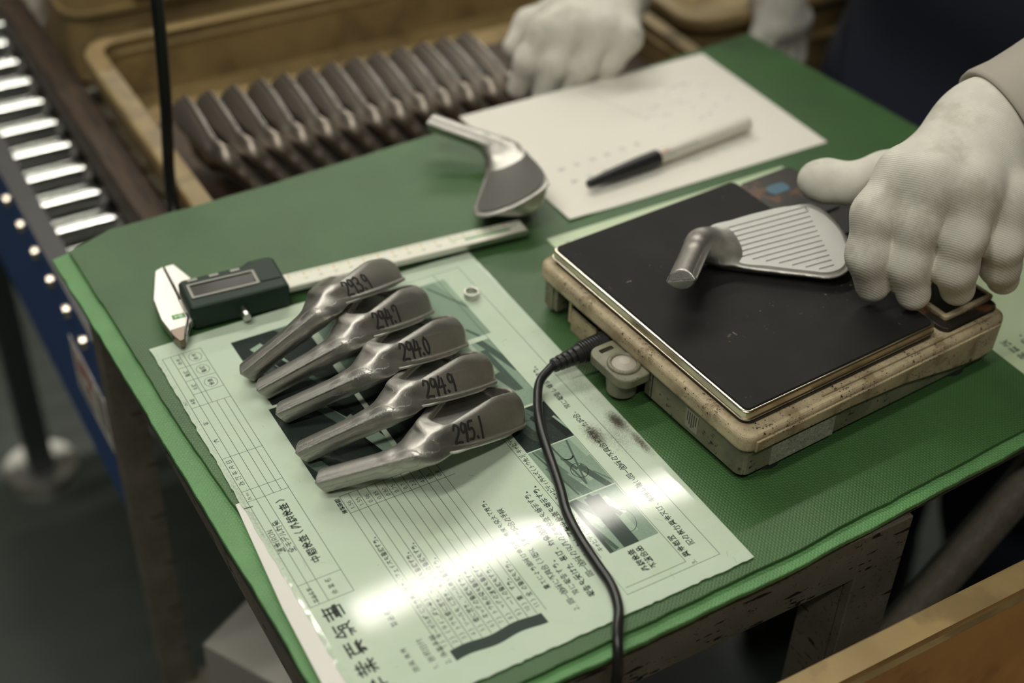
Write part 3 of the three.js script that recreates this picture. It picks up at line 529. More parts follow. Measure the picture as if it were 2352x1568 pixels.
  // photographs printed on the sheet: pieces of metal on a dark ground
  const photo = (x, y, w, h, dark, seed) => {
    c.save(); c.beginPath(); c.rect(q(x), q(y), q(w), q(h)); c.clip();
    c.fillStyle = dark ? '#27302c' : '#7f9482'; c.fillRect(q(x), q(y), q(w), q(h)); let s = seed; const r = () => { s = (s * 16807) % 2147483647; return s / 2147483647; };
    for (let i = 0; i < 9; i++) { c.save(); c.translate(q(x + r() * w), q(y + r() * h)); c.rotate(-0.5 + r() * 0.5); c.fillStyle = dark ? ['#1a211e', '#364039', '#55655a', '#8fa594'][Math.floor(r() * 3.4)] : ['#93a894', '#5d7062', '#aabcaa', '#46564c'][Math.floor(r() * 4)]; c.fillRect(-q(w * 0.3), 0, q(w * (0.25 + 0.5 * r())), q(1 + r() * h * 0.16)); c.restore(); }
    for (let i = 0; i < 500; i++) { c.fillStyle = r() < 0.5 ? 'rgba(20,28,24,0.18)' : 'rgba(200,215,200,0.12)'; c.fillRect(q(x + r() * w), q(y + r() * h), 3, 3); }
    c.restore();
  };
  photo(218, 43, 62.5, 44, true, 77); photo(152, 40, 64, 47, true, 191); photo(152, 90, 62, 48, true, 313); photo(218, 92, 60, 90, false, 425); photo(152, 148, 62, 30, false, 521);
  photo(118.5, 148, 32, 30, true, 631); photo(77.4, 148, 40.4, 29.6, false, 733); photo(36.4, 147.6, 40.2, 29.6, false, 839);
  c.fillStyle = '#35423b'; c.save(); c.translate(q(36.5), q(147.6)); c.transform(1, 0, 0, 1, 0, 0); c.fillRect(0, q(8.8), q(38), q(9)); c.fillRect(0, q(0.4), q(39), q(2.2)); c.restore();
  c.strokeStyle = '#4c5c52'; c.lineWidth = q(1.1); c.beginPath(); c.moveTo(q(117), q(151)); c.lineTo(q(79), q(156)); c.moveTo(q(117), q(172)); c.lineTo(q(84), q(164)); c.lineTo(q(117), q(162)); c.stroke();
  c.strokeStyle = '#18201b'; c.lineWidth = q(0.3); for (const [x, y, rx, ry] of [[94, 166, 5.5, 4.6], [52, 167, 8, 5.5], [132, 160, 9, 6], [176, 118, 10, 6], [245, 150, 9, 7]]) { c.beginPath(); c.ellipse(q(x), q(y), q(rx), q(ry), 0.2, 0, 7); c.stroke(); }
  c.lineWidth = q(0.9); c.beginPath(); c.arc(q(107), q(166), q(3.4), 2.2, 4.0); c.stroke();
  // faults section
  line(14, 178, 285, 178); line(10, 196, 285, 196); line(10, 140.5, 10, 196); line(14, 142.2, 14, 178); line(285, 142, 285, 196); line(10, 140.5, 36, 140.5, 0.12);
  T('3.', 10.5, 179.6, 3.6); T('異常処置', 16, 179.0, 4.0, { weight: q(0.46) });
  T('・上記の様な異常又は、判断し難い同一箇所の不具合が発見した場合、上司に報告し指示に従う。', 18, 185.4, 4.0, { weight: q(0.40), pitch: 0.96 });
  // black grinding dust trodden into the film
  const dust = (x, y, rx, ry, n, a) => { for (let i = 0; i < n; i++) { const t = rnd() * 6.283, k = Math.sqrt(-Math.log(1 - rnd() * 0.985)) * 0.55; c.fillStyle = `rgba(52,47,38,${a * (0.3 + 0.7 * rnd())})`; const s = 0.8 + rnd() * 1.3; c.fillRect(q(x + Math.cos(t) * k * rx), q(y + Math.sin(t) * k * ry), s, s); } };
  dust(113, 188, 12, 6, 6500, 0.42); dust(117, 205, 10, 5, 6500, 0.45); dust(97, 207, 13, 3.4, 3800, 0.4); dust(106, 198, 18, 11, 4500, 0.28); dust(155, 203, 30, 7, 3000, 0.2);
  for (let x = 3; x < 290; x += 0.25) { const m = sstep(95, 150, x) * (1 - sstep(160, 200, x)) * 0.8 + 0.12; if (rnd() < m) dust(x, 0.6 + rnd() * 1.6, 1.2, 1.3, 9, 0.24); }
  dust(148, 206, 150, 4, 3000, 0.16); dust(150, 105, 150, 100, 5000, 0.16);
  c.strokeStyle = 'rgba(70,84,74,0.28)'; for (let i = 0; i < 90; i++) { const x = rnd() * 297, y = rnd() * 210, a = rnd() * 6.28, l = 1 + rnd() * 4; c.lineWidth = 1 + rnd(); c.beginPath(); c.moveTo(q(x), q(y)); c.quadraticCurveTo(q(x + l * Math.cos(a) * 0.5 + rnd()), q(y + l * Math.sin(a) * 0.5 + rnd()), q(x + l * Math.cos(a)), q(y + l * Math.sin(a))); c.stroke(); }
  c.strokeStyle = '#1c1f1b'; c.lineWidth = 4; c.beginPath(); c.moveTo(q(151.5), 0); c.lineTo(q(151), q(4.4)); c.stroke();
});
function sheet(x0, x1, z0, z1, nx, nz, wave, flip, thick = 0.0003, jag = 0) {      // printed side up; closed thin slab
  const pos = [], uv = [], idx = [], W = nx + 1, top = (i, j) => i + W * j, n1 = makeNoise(91, 64);
  for (const s of [1, 0]) for (let j = 0; j <= nz; j++) for (let i = 0; i <= nx; i++) {
    let x = mixn(x0, x1, i / nx), z = mixn(z0, z1, j / nz); const y = wave(x, z);
    if (jag && i === 0) x += (n1(j * 0.9, 1) - 0.5) * jag; if (jag && j === nz) z += (n1(i * 0.9, 5) - 0.5) * jag;
    pos.push(x, y + (s ? thick : 0), z); uv.push(flip ? (z1 - z) / (z1 - z0) : (x - x0) / (x1 - x0), flip ? 1 - (x - x0) / (x1 - x0) : 1 - (z - z0) / (z1 - z0));
  }
  const B = W * (nz + 1);
  for (let j = 0; j < nz; j++) for (let i = 0; i < nx; i++) { const a = top(i, j), b = a + 1, c = a + W, d = c + 1; idx.push(a, c, b, b, c, d, B + a, B + b, B + c, B + b, B + d, B + c); }
  const side = (a, b) => idx.push(a, a + B, b, b, a + B, b + B);
  for (let i = 0; i < nx; i++) { side(top(i + 1, 0), top(i, 0)); side(top(i, nz), top(i + 1, nz)); }
  for (let j = 0; j < nz; j++) { side(top(0, j), top(0, j + 1)); side(top(nx, j + 1), top(nx, j)); }
  const g = new THREE.BufferGeometry(); g.setAttribute('position', new THREE.Float32BufferAttribute(pos, 3)); g.setAttribute('uv', new THREE.Float32BufferAttribute(uv, 2)); g.setIndex(idx); g.computeVertexNormals(); return g;
}
const pageWave = (x, z) => 0.0006 + 0.00010 * Math.sin(x * 31 + 1.0) * Math.sin(z * 24 + 0.4) + 0.0001 + 0.00025 * Math.exp(-(((x - 0.135) / 0.012) ** 2)) * sstep(0.19, 0.25, z) ;
M.laminate = mat({ map: instruction, roughness: 0.7, specularIntensity: 0.25, clearcoat: 0.29, clearcoatRoughness: 0.05 });
solo('loose_sheet', slab([[-0.0025, 0.140], [-0.0083, 0.2155], [-0.0108, 0.294], [0.03, 0.294], [0.03, 0.14]], 0.0001, 0.0004), M.paper, 'blank white paper peeking out under the printed instruction sheet', 'paper');
solo('instruction_sheet', sheet(0, 0.210, 0, 0.297, 84, 118, pageWave, true, 0.00035, 0.0009), M.laminate, 'laminated pale green instruction sheet printed with Japanese text and photos', 'sheet');
// weighing record under the marker
const record = sheetCanvas(1024, 716, (c) => {
  c.fillStyle = '#dcd9cf'; c.fillRect(0, 0, 1024, 716); c.strokeStyle = c.fillStyle = 'rgba(90,96,100,0.5)';
  for (let j = 0; j < 2; j++) for (let i = 0; i < 6; i++) strokeText(c, ['8P', '5I', '3S', '6I', '7I', '4I'][i], 120 + i * 62, 440 + j * 80 - i * 4, 24, { ink: 'rgba(80,86,90,0.75)' });
  c.lineWidth = 2.5; for (let k = 0; k < 26; k++) { let x = 560 + rnd() * 330, y = 150 + rnd() * 260; c.strokeStyle = `rgba(110,125,150,${0.25 + 0.3 * rnd()})`; c.beginPath(); c.moveTo(x, y); for (let i = 0; i < 6; i++) { x += rnd() * 26 - 6; y += rnd() * 22 - 11; c.lineTo(x, y); } c.stroke(); }
  c.strokeStyle = 'rgba(120,120,115,0.5)'; c.lineWidth = 3; c.beginPath(); c.moveTo(470, 40); c.lineTo(560, 300); c.stroke(); for (let i = 0; i < 5; i++) { c.fillStyle = 'rgba(110,112,112,0.35)'; c.fillRect(540 + i * 62, 610 - i * 5, 46, 5); c.fillRect(220, 560 + i * 16, 300 - i * 30, 4); }
});
solo('record_form', sheet(0.2865, 0.5065, -0.1535, -0.0005, 20, 14, (x, z) => 0.0003 + 0.0012 * Math.exp(-(((x - 0.29) / 0.02) ** 2) - ((z / 0.02) ** 2)), false, 0.0003), mat({ map: record, roughness: 0.85 }), 'white weighing record form with faint handwriting under the marker pen', 'paper');
const greenSheet = (words) => sheetCanvas(512, 362, (c) => { c.fillStyle = '#b3c4a2'; c.fillRect(0, 0, 512, 362); words.forEach((w, i) => strokeText(c, w, 20, 22 + i * 30, 17, { ink: '#2f362f' })); });
solo('covered_sheet', sheet(0.262, 0.456, 0.0105, 0.150, 4, 4, () => 0.0002, false, 0.0003), mat({ map: greenSheet(['確認する。', '作業手順']), roughness: 0.4 }), 'pale green laminated sheet mostly hidden under the weighing scale', 'sheet');
solo('side_sheet', sheet(0.4385, 0.575, 0.085, 0.275, 4, 4, () => 0.0002, true, 0.0003), mat({ map: greenSheet(['検査作業要領', '重量確認する。', '不具合の場合', '上司に報告', '通常検査を指示', '中間検査', '手順', '対象の確認', '異常処置', '改訂年月日']), roughness: 0.4, clearcoat: 0.6, clearcoatRoughness: 0.25 }), 'pale green laminated sheet on the mat past the scale display end', 'sheet');
// ---------------------------------------------------------------- weighing scale
{
  const s = thing('weighing_scale', 'grimy beige bench weighing scale with a black rubber pan', 'scale');
  s.position.set(0.303, 0, 0.153); s.rotation.y = 4 * Math.PI / 180;
  // lower housing with the open battery bay in its side
  const low = roundRect(-0.0745, 0.1215, -0.0895, 0.0935, 0.006, 4).filter(([x, z]) => !(x < -0.07 && z > -0.075 && z < 0.02));
  const notch = [[-0.0745, 0.012], [-0.05, 0.012], [-0.05, -0.078], [-0.0745, -0.078]];
  const firstLeftTop = low.findIndex(([x, z]) => x < -0.068 && z < -0.08);
  low.splice(firstLeftTop < 0 ? low.length : firstLeftTop, 0, ...notch);
  part('lower_housing', slab(low, 0.0045, 0.0215, 0.0006), M.agedLow, s);
  part('cover', slab(roundRect(-0.077, 0.124, -0.092, 0.096, 0.008, 8), 0.0222, 0.0345, 0.0035, [], 5), M.aged, s);
  const skirt = new THREE.Shape([[-0.070, 0.0235], [0.0, 0.0230], [0.04, 0.0205], [0.085, 0.0125], [0.104, 0.0105], [0.116, 0.0120], [0.117, 0.0305], [-0.070, 0.0305]].map(([x, y]) => new THREE.Vector2(x, y)));
  part('cover_skirt', boxUV(new THREE.ExtrudeGeometry(skirt, { depth: 0.0032, bevelEnabled: true, bevelSize: 0.0006, bevelThickness: 0.0006, bevelOffset: -0.0006, bevelSegments: 2 }).translate(0, 0, 0.0932)), M.aged, s);
  part('cover_ridge', slab([[-0.02, 0.0905], [0.112, 0.0900], [0.112, 0.0925], [-0.02, 0.0915]], 0.0343, 0.0362, 0.0006), M.aged, s);
  part('pan_seat', slab(roundRect(-0.0705, 0.0715, -0.086, 0.087, 0.006), 0.0342, 0.0366, 0.0004), M.black, s);
  const pan = part('pan', slab(roundRect(-0.0712, 0.0712, -0.0868, 0.0868, 0.0045, 6), 0.0372, 0.0432, 0.0011, [], 3), M.panSteel, s);
  part('pan_lip', slab(roundRect(-0.0718, 0.0718, -0.0874, 0.0874, 0.005, 6), 0.0376, 0.0384, 0.0002), M.panSteel, pan);
  part('rubber_pad', slab(roundRect(-0.0693, 0.0693, -0.0850, 0.0850, 0.003, 5), 0.0428, 0.0441, 0.0004), M.padTop, pan).userData.label = 'black rubber pad dusted with bright grit';
  part('pan_post', new THREE.CylinderGeometry(0.02, 0.02, 0.001, 20).translate(0, 0.0369, 0), M.black, s);
  // operator panel along the far end
  part('operator_panel', slab(roundRect(0.0765, 0.1225, -0.0885, 0.0895, 0.006, 5), 0.0338, 0.0372, 0.0012), M.grime, s);
  const disp = part('display_frame', slab(roundRect(0.083, 0.1235, 0.028, 0.083, 0.002, 3), 0.0371, 0.0398, 0.0005, [roundRect(0.0855, 0.1215, 0.0305, 0.0805, 0.001, 2)]), M.aged, s);
  part('display_glass', boxAt(0.0856, 0.1214, 0.0373, 0.0382, 0.0306, 0.0804), M.lcd, disp);
  for (let i = 0; i < 3; i++) part('key', slab(roundRect(0.088, 0.116, -0.052 + i * 0.024, -0.034 + i * 0.024, 0.003, 3), 0.0371, 0.0385, 0.0004), M.blackRubber, s);
  part('panel_sticker', slab(roundRect(0.088, 0.104, -0.076, -0.066, 0.004, 4), 0.0371, 0.0376), M.blueSticker, s).userData.label = 'faded blue sticker';
  // battery bay fittings
  part('bay_back', boxAt(-0.0515, -0.0495, 0.0045, 0.022, -0.078, 0.012), M.black, s);
  part('bay_bracket', merge([boxAt(-0.074, -0.058, 0.006, 0.0205, -0.062, -0.060), boxAt(-0.0735, -0.0715, 0.0005, 0.0175, -0.060, -0.036), boxAt(-0.0735, -0.058, 0.0155, 0.0175, -0.060, -0.036)]), M.aged, s);
  part('bay_clip', boxAt(-0.0735, -0.066, 0.010, 0.016, -0.0345, -0.0285, 0.001), M.aged, s);
  part('bay_post', boxAt(-0.0735, -0.064, 0.0045, 0.021, -0.0785, -0.0745), M.agedLow, s);
  part('bay_shade_block', boxAt(-0.066, -0.052, 0.0045, 0.014, -0.074, -0.064, 0.001), M.black, s);  // black block standing in for the shade inside the bay
  part('power_socket', rod(V(-0.072, 0.0165, -0.0247), V(-0.049, 0.0165, -0.0247), 0.0055), M.black, s);
  // levelling tab with its screw foot
  const tabOut = roundRect(-0.0945, -0.0705, -0.0185, 0.0165, 0.0075, 6);
  const tab = part('levelling_tab', slab(tabOut, 0.0165, 0.0225, 0.0009, [roundRect(-0.0895, -0.0855 + 0.007, -0.0155, -0.0105, 0.0018, 4)]), M.agedLow, s);
  part('screw_ring', new THREE.TorusGeometry(0.0083, 0.0014, 10, 32).rotateX(Math.PI / 2).translate(-0.0832, 0.0226, 0.0022), M.agedLow, tab);
  part('screw_head', new THREE.LatheGeometry([[0, 0.0252], [0.0030, 0.0252], [0.0034, 0.0247], [0.0046, 0.0243], [0.0052, 0.0238], [0.0066, 0.0231], [0.0076, 0.0222], [0.0076, 0.02]].map(([a, b]) => new THREE.Vector2(a, b)), 32).translate(-0.0832, 0, 0.0022), mat({ rgb: [0.40, 0.37, 0.31], roughness: 0.45 }), tab);
  part('tab_boss', new THREE.CylinderGeometry(0.0098, 0.0085, 0.0125, 28).translate(-0.0832, 0.0102, 0.0022), M.agedLow, tab);
  part('seam', boxAt(-0.0748, -0.0744, 0.0055, 0.0212, 0.0175, 0.0181), M.black, s);
  // makers mark: a small shield of stripes
  const cv = document.createElement('canvas'); cv.width = 128; cv.height = 160; const x = cv.getContext('2d'); x.fillStyle = '#8e8f80'; x.fillRect(0, 0, 128, 160); x.fillStyle = '#4b463d';
  for (let i = 0; i < 5; i++) x.fillRect(12 + i * 22, 12, 13, 132 - Math.abs(i - 2) * 22); const tx = new THREE.CanvasTexture(cv); tx.colorSpace = THREE.SRGBColorSpace;
  const lg = new THREE.BoxGeometry(0.010, 0.0125, 0.0004); lg.rotateY(-Math.PI / 2); lg.translate(-0.0747, 0.0138, 0.0525); part('maker_mark', lg, mat({ map: tx, roughness: 0.5 }), s);
  part('rating_label', boxAt(-0.0545, -0.0085, 0.0045, 0.0185, 0.0932, 0.0941), M.aluLabel, s).userData.label = 'scratched silver rating label';
  for (const [a, b] of [[-0.05, 0.083], [0.095, 0.083], [0.095, -0.075], [-0.03, -0.075]]) part('foot', new THREE.CylinderGeometry(0.0095, 0.0105, 0.0045, 20).translate(a, 0.00235, b), M.blackRubber, s);
  // plug and power cord in bench coordinates
  const toBench = (a, y, b) => s.localToWorld(V(a, y, b)); s.updateMatrixWorld();
  const p = thing('power_cord', 'black power cord plugged into the scale and trailing over the sheet', 'cord');
  const A = toBench(-0.072, 0.0165, -0.0247), B = toBench(-0.1115, 0.013, -0.0262), at = (t) => A.clone().lerp(B, t);
  const plug = part('plug', rod(at(0.0), at(0.62), 0.0062, 0.0054, 24), M.black, p);
  const ribs = []; for (let i = 0; i < 9; i++) ribs.push(rod(at(0.14 + i * 0.045), at(0.162 + i * 0.045), 0.0066, 0.0066, 20)); part('grip_rib', merge(ribs), M.black, plug).userData.kind = 'stuff';
  const relief = part('strain_relief', rod(at(0.62), at(1.0), 0.0036, 0.0030, 16), M.black, p);
  for (let i = 0; i < 4; i++) part('relief_ring', rod(at(0.66 + i * 0.09), at(0.71 + i * 0.09), 0.0052 - i * 0.0003, 0.0050 - i * 0.0003, 16), M.black, relief);
  const R = 0.0026, q = (x0, z0, y0 = 0.0042) => V(x0, y0, z0);
  part('cable', tube([B, B.clone().add(V(-0.010, -0.0035, 0.004)), q(0.1715, 0.1500, 0.0068), q(0.1640, 0.1653), q(0.1579, 0.1821), q(0.1527, 0.1983), q(0.1475, 0.2138), q(0.1420, 0.2284), q(0.1384, 0.2469), q(0.1365, 0.2658), q(0.1350, 0.2811), q(0.1303, 0.2940), q(0.1240, 0.3030, 0.004), V(0.1195, 0.0015, 0.3100), V(0.1165, -0.008, 0.3160), V(0.1145, -0.03, 0.3175), V(0.1125, -0.08, 0.3180), V(0.112, -0.2, 0.318), V(0.11, -0.5, 0.318), V(0.11, -0.72, 0.322)], R, false, 260, 12), M.cord, p);
}

// ---------------------------------------------------------------- digital caliper
{
  const c = thing('digital_caliper', 'digital caliper with dark green body and steel beam lying on the mat', 'caliper');
  c.position.set(0.0148, 0.0002, -0.0217); c.rotation.y = -0.0885;
  const S = (p, y0, y1, b = 0.0003, h = []) => slab(p, y0, y1, b, h);
  part('beam', S([[0.004, -0.0072], [0.236, -0.0072], [0.238, -0.0060], [0.238, 0.0060], [0.236, 0.0072], [0.004, 0.0072]], 0.0045, 0.0082), M.satin, c);
  const scaleTex = sheetCanvas(1024, 64, (x) => {
    x.fillStyle = '#c9c8ba'; x.fillRect(0, 0, 1024, 64); x.fillStyle = '#4f7a4a'; for (let i = 0; i <= 150; i++) x.fillRect(20 + i * 6.2, 0, 1.6, i % 10 ? (i % 5 ? 10 : 14) : 20); x.fillStyle = '#b5863c'; for (let i = 0; i <= 15; i++) x.fillRect(19 + i * 62, 0, 4, 22);
    x.fillStyle = '#5c6f58'; x.font = '15px sans-serif'; for (let i = 1; i <= 15; i++) x.fillText(String(i * 10), 12 + i * 62, 44); x.fillStyle = '#3f7a45'; x.fillRect(700, 24, 300, 3); x.fillRect(760, 34, 200, 10);
  });
  const st = new THREE.BoxGeometry(0.160, 0.0003, 0.0125); st.translate(0.1565, 0.0083, 0); part('scale_strip', st, mat({ map: scaleTex, roughness: 0.35, metalness: 0.15 }), c).userData.label = 'printed millimetre scale';
  part('fixed_jaw', S([[-0.0018, 0.0085], [-0.0012, -0.0125], [0.0068, -0.0400], [0.0122, -0.0425], [0.0128, -0.0200], [0.0134, 0.0125], [0.0062, 0.0312], [0.0034, 0.0320], [0.0008, 0.0245]], 0.0040, 0.0088, 0.0006), M.satin, c);
  part('moving_jaw', S([[0.0137, -0.0205], [0.0129, -0.0425], [0.0190, -0.0430], [0.0250, -0.0255], [0.0205, -0.0150], [0.0185, 0.0100], [0.0168, 0.0150], [0.0128, 0.0185], [0.0068, 0.0315], [0.0140, 0.0120]], 0.0040, 0.0088, 0.0006), M.satin, c);
  part('jaw_tip', S([[0.0010, 0.0205], [0.0100, 0.0195], [0.0060, 0.0322], [0.0033, 0.0328], [0.0006, 0.0250]], 0.0036, 0.0091, 0.0004), mat({ rgb: [0.20, 0.16, 0.13], metalness: 1, roughness: 0.3 }), c);
  const body = part('housing', S([[0.0145, -0.0115], [0.0170, -0.0135], [0.0540, -0.0140], [0.0590, -0.0175], [0.0720, -0.0172], [0.0745, -0.0140], [0.0750, 0.0140], [0.0735, 0.0160], [0.0165, 0.0170], [0.0145, 0.0150]], 0.0012, 0.0172, 0.0019), M.darkGreen, c);
  part('screen_frame', slab(roundRect(0.0178, 0.0595, -0.0068, 0.0080, 0.0012, 3), 0.0168, 0.0179, 0.0003, [roundRect(0.0194, 0.0579, -0.0054, 0.0066, 0.0008, 2)]), M.greyTrim, body);
  part('screen', boxAt(0.0195, 0.0578, 0.0165, 0.0173, -0.0053, 0.0065), M.lcd, body);
  for (let i = 0; i < 3; i++) part('button', boxAt(0.020 + i * 0.013, 0.026 + i * 0.013, 0.0168, 0.0178, -0.0118, -0.0090, 0.0003), M.greyTrim, body);
  part('thumb_bar', boxAt(0.0605, 0.0725, 0.0168, 0.0178, 0.0045, 0.0068, 0.0004), M.darkGreen, body);
  part('lock_screw', merge([rod(V(0.0455, 0.0085, 0.0165), V(0.0455, 0.0085, 0.0205), 0.0018), rod(V(0.0455, 0.0070, 0.0205), V(0.0455, 0.0070, 0.0240), 0.0030, 0.0024, 18)]), M.satin, c);
  const plate = sheetCanvas(128, 64, (x) => { x.fillStyle = '#3f8a3c'; x.fillRect(0, 0, 128, 64); x.strokeStyle = '#dfe9d2'; x.lineWidth = 9; x.beginPath(); x.moveTo(20, 14); x.lineTo(52, 32); x.lineTo(20, 50); x.moveTo(62, 14); x.lineTo(108, 14); x.moveTo(62, 32); x.lineTo(100, 32); x.moveTo(62, 50); x.lineTo(108, 50); x.stroke(); });
  const pg = new THREE.BoxGeometry(0.0075, 0.0002, 0.0042); pg.translate(0.0085, 0.0089, 0.0095); part('maker_plate', pg, mat({ map: plate, roughness: 0.5 }), c);
}

// ---------------------------------------------------------------- marker pen and ferrule
{
  const a = V(0.3157, 0.0066, -0.0247), e = V(0.4637, 0.0066, -0.0405), L = a.distanceTo(e), d = e.clone().sub(a).normalize();
  const m = thing('marker_pen', 'white felt marker pen with black cap resting on the record form', 'pen');
  m.position.copy(a); m.quaternion.setFromUnitVectors(V(0, 1, 0), d);
  const lathe = (pts) => new THREE.LatheGeometry(pts.map(([r, y]) => new THREE.Vector2(r, y)), 28);
  part('cap', lathe([[0, 0], [0.0022, 0], [0.0030, 0.001], [0.0046, 0.020], [0.0058, 0.045], [0.0060, 0.062], [0.0052, 0.063], [0, 0.063]]), M.black, m);
  const tx = sheetCanvas(256, 512, (x) => { x.fillStyle = '#d3d0c4'; x.fillRect(0, 0, 256, 512); x.fillStyle = '#b4533a'; for (const o of [0, 64, 128, 192]) { x.save(); x.translate(o + 44, 470); x.rotate(-Math.PI / 2); x.font = 'bold 42px sans-serif'; x.fillText('82', 0, 0); x.fillRect(70, -26, 120, 7); x.fillStyle = '#8b8a80'; x.fillRect(70, -12, 170, 5); x.fillRect(70, 2, 140, 5); x.fillStyle = '#b4533a'; x.restore(); } });
  part('barrel', lathe([[0, 0.0585], [0.0050, 0.0585], [0.0054, 0.062], [0.0056, 0.075], [0.0056, 0.1465], [0.0050, 0.1488], [0, 0.1488]]), mat({ map: tx, roughness: 0.4 }), m);
  const r = solo('steel_ring', lathe([[0.0038, 0], [0.0047, 0], [0.0048, 0.0004], [0.0048, 0.0042], [0.0047, 0.0046], [0.0038, 0.0046], [0.0036, 0.0042], [0.0036, 0.0004], [0.0038, 0]]), M.satin, 'tiny steel ring standing on the instruction sheet past the row of heads', 'ring');
  r.position.set(0.1885, 0.0012, 0.043);
}
// ---------------------------------------------------------------- the worker
{
  const p = thing('person', 'worker in navy apron, pale grey sleeves and white knit gloves, reaching over the bench', 'person');
  const sdf = (list, k) => (x, y, z) => { let d = 1e9; for (const [a, b, ra, rb] of list) d = d > 1e8 ? capsule(x, y, z, a, b, ra, rb) : smin(d, capsule(x, y, z, a, b, ra, rb), k); return d; };
  // jacket: trunk, shoulders and upper arms
  const OX = -0.035, OZ = -0.055, wristL = [0.4383, 0.125, 0.1846], wristR = [0.4684, 0.030, -0.2282], elbowL = [0.655, 0.214, 0.222], elbowR = [0.690, 0.175, -0.330], shL = [0.815 + OX, 0.50, 0.235 + OZ], shR = [0.815 + OX, 0.50, -0.145 + OZ];
  part('jacket', surfaceNets(sdf([[[0.82 + OX, 0.47, -0.09 + OZ], [0.82 + OX, 0.47, 0.18 + OZ], 0.085, 0.085], [[0.815 + OX, 0.30, -0.05 + OZ], [0.815 + OX, 0.30, 0.14 + OZ], 0.125, 0.125], [[0.815 + OX, 0.12, -0.04 + OZ], [0.815 + OX, 0.12, 0.13 + OZ], 0.112, 0.112], [shL, elbowL, 0.068, 0.052], [shR, elbowR, 0.068, 0.052], [elbowL, [0.62, 0.200, 0.216], 0.052, 0.05], [elbowR, [0.652, 0.147, -0.315], 0.052, 0.05]], 0.07), [0.52, -0.04, -0.46], [0.98, 0.62, 0.34], 0.011), M.sleeve, p);
  part('apron', surfaceNets((x, y, z) => Math.max(sdf([[[0.810, 0.28, -0.03], [0.810, 0.28, 0.12], 0.140, 0.140], [[0.810, 0.18, -0.03], [0.810, 0.18, 0.12], 0.140, 0.140], [[0.810, 0.08, -0.045], [0.810, 0.08, 0.135], 0.132, 0.132], [[0.805, -0.08, -0.055], [0.805, -0.08, 0.145], 0.125, 0.125], [[0.80, -0.30, -0.06], [0.80, -0.30, 0.15], 0.11, 0.11]], 0.05)(x, y, z), y - 0.33, -0.36 - y, x - 0.88), [0.63, -0.40, -0.23], [0.92, 0.37, 0.33], 0.011).translate(OX, 0, OZ), M.navy, p);
  part('trousers', surfaceNets(sdf([[[0.815, -0.06, -0.03], [0.815, -0.06, 0.12], 0.105, 0.105], [[0.815, -0.10, -0.035], [0.81, -0.42, -0.045], 0.092, 0.066], [[0.81, -0.42, -0.045], [0.83, -0.70, -0.045], 0.066, 0.052], [[0.815, -0.10, 0.125], [0.81, -0.42, 0.135], 0.092, 0.066], [[0.81, -0.42, 0.135], [0.83, -0.70, 0.135], 0.066, 0.052]], 0.05), [0.66, -0.76, -0.20], [0.98, 0.08, 0.30], 0.012).translate(OX, 0, OZ), M.navy, p);
  for (const z of [-0.045, 0.135]) part('shoe', surfaceNets((x, y, q) => Math.max(smin(capsule(x, y, q, [0.83, -0.715, z], [0.70, -0.72, z], 0.045, 0.036), capsule(x, y, q, [0.84, -0.70, z], [0.84, -0.66, z], 0.05, 0.05), 0.03), -0.748 - y), [0.64, -0.77, z - 0.07], [0.91, -0.59, z + 0.07], 0.007).translate(OX, 0, OZ), M.black, p);
  // head and neck
  part('body', surfaceNets((x, y, z) => {
    let d = capsule(x, y, z, [0.82, 0.40, 0.045], [0.815, 0.50, 0.045], 0.09, 0.07);
    d = smin(d, capsule(x, y, z, [0.815, 0.50, 0.045], [0.79, 0.62, 0.045], 0.058, 0.055), 0.05);
    const e = (cx, cy, cz, a, b, c) => (Math.hypot((x - cx) / a, (y - cy) / b, (z - cz) / c) - 1) * Math.min(a, b, c);
    d = smin(d, e(0.785, 0.715, 0.045, 0.098, 0.115, 0.078), 0.03); d = smin(d, e(0.735, 0.665, 0.045, 0.045, 0.06, 0.048), 0.03);
    d = smin(d, capsule(x, y, z, [0.690, 0.715, 0.045], [0.672, 0.685, 0.045], 0.008, 0.013), 0.012);
    d = smin(d, capsule(x, y, z, [0.694, 0.652, 0.030], [0.694, 0.652, 0.060], 0.009, 0.009), 0.008);
    for (const s of [-1, 1]) { d = smax(d, -e(0.690, 0.720, 0.045 + s * 0.032, 0.016, 0.010, 0.016), 0.008); d = smin(d, e(0.698, 0.720, 0.045 + s * 0.032, 0.011, 0.010, 0.012), 0.003); d = smin(d, e(0.80, 0.705, 0.045 + s * 0.080, 0.018, 0.030, 0.010), 0.006); }
    return d;
  }, [0.63, 0.34, -0.08], [0.93, 0.85, 0.17], 0.006).translate(OX, 0, OZ), M.skin, p);
  part('cap', surfaceNets((x, y, z) => { const s = (Math.hypot((x - 0.79) / 0.108, (y - 0.735) / 0.112, (z - 0.045) / 0.090) - 1) * 0.09; const brim = Math.max(Math.abs(y - 0.752 - (0.70 - x) * 0.1) - 0.004, Math.hypot((x - 0.735) / 0.115, (z - 0.045) / 0.085) * 0.085 - 0.085); return Math.min(Math.max(s, 0.752 - y), Math.max(brim, x - 0.74)); }, [0.60, 0.73, -0.07], [0.92, 0.86, 0.16], 0.005).translate(OX, 0, OZ), M.cap, p);
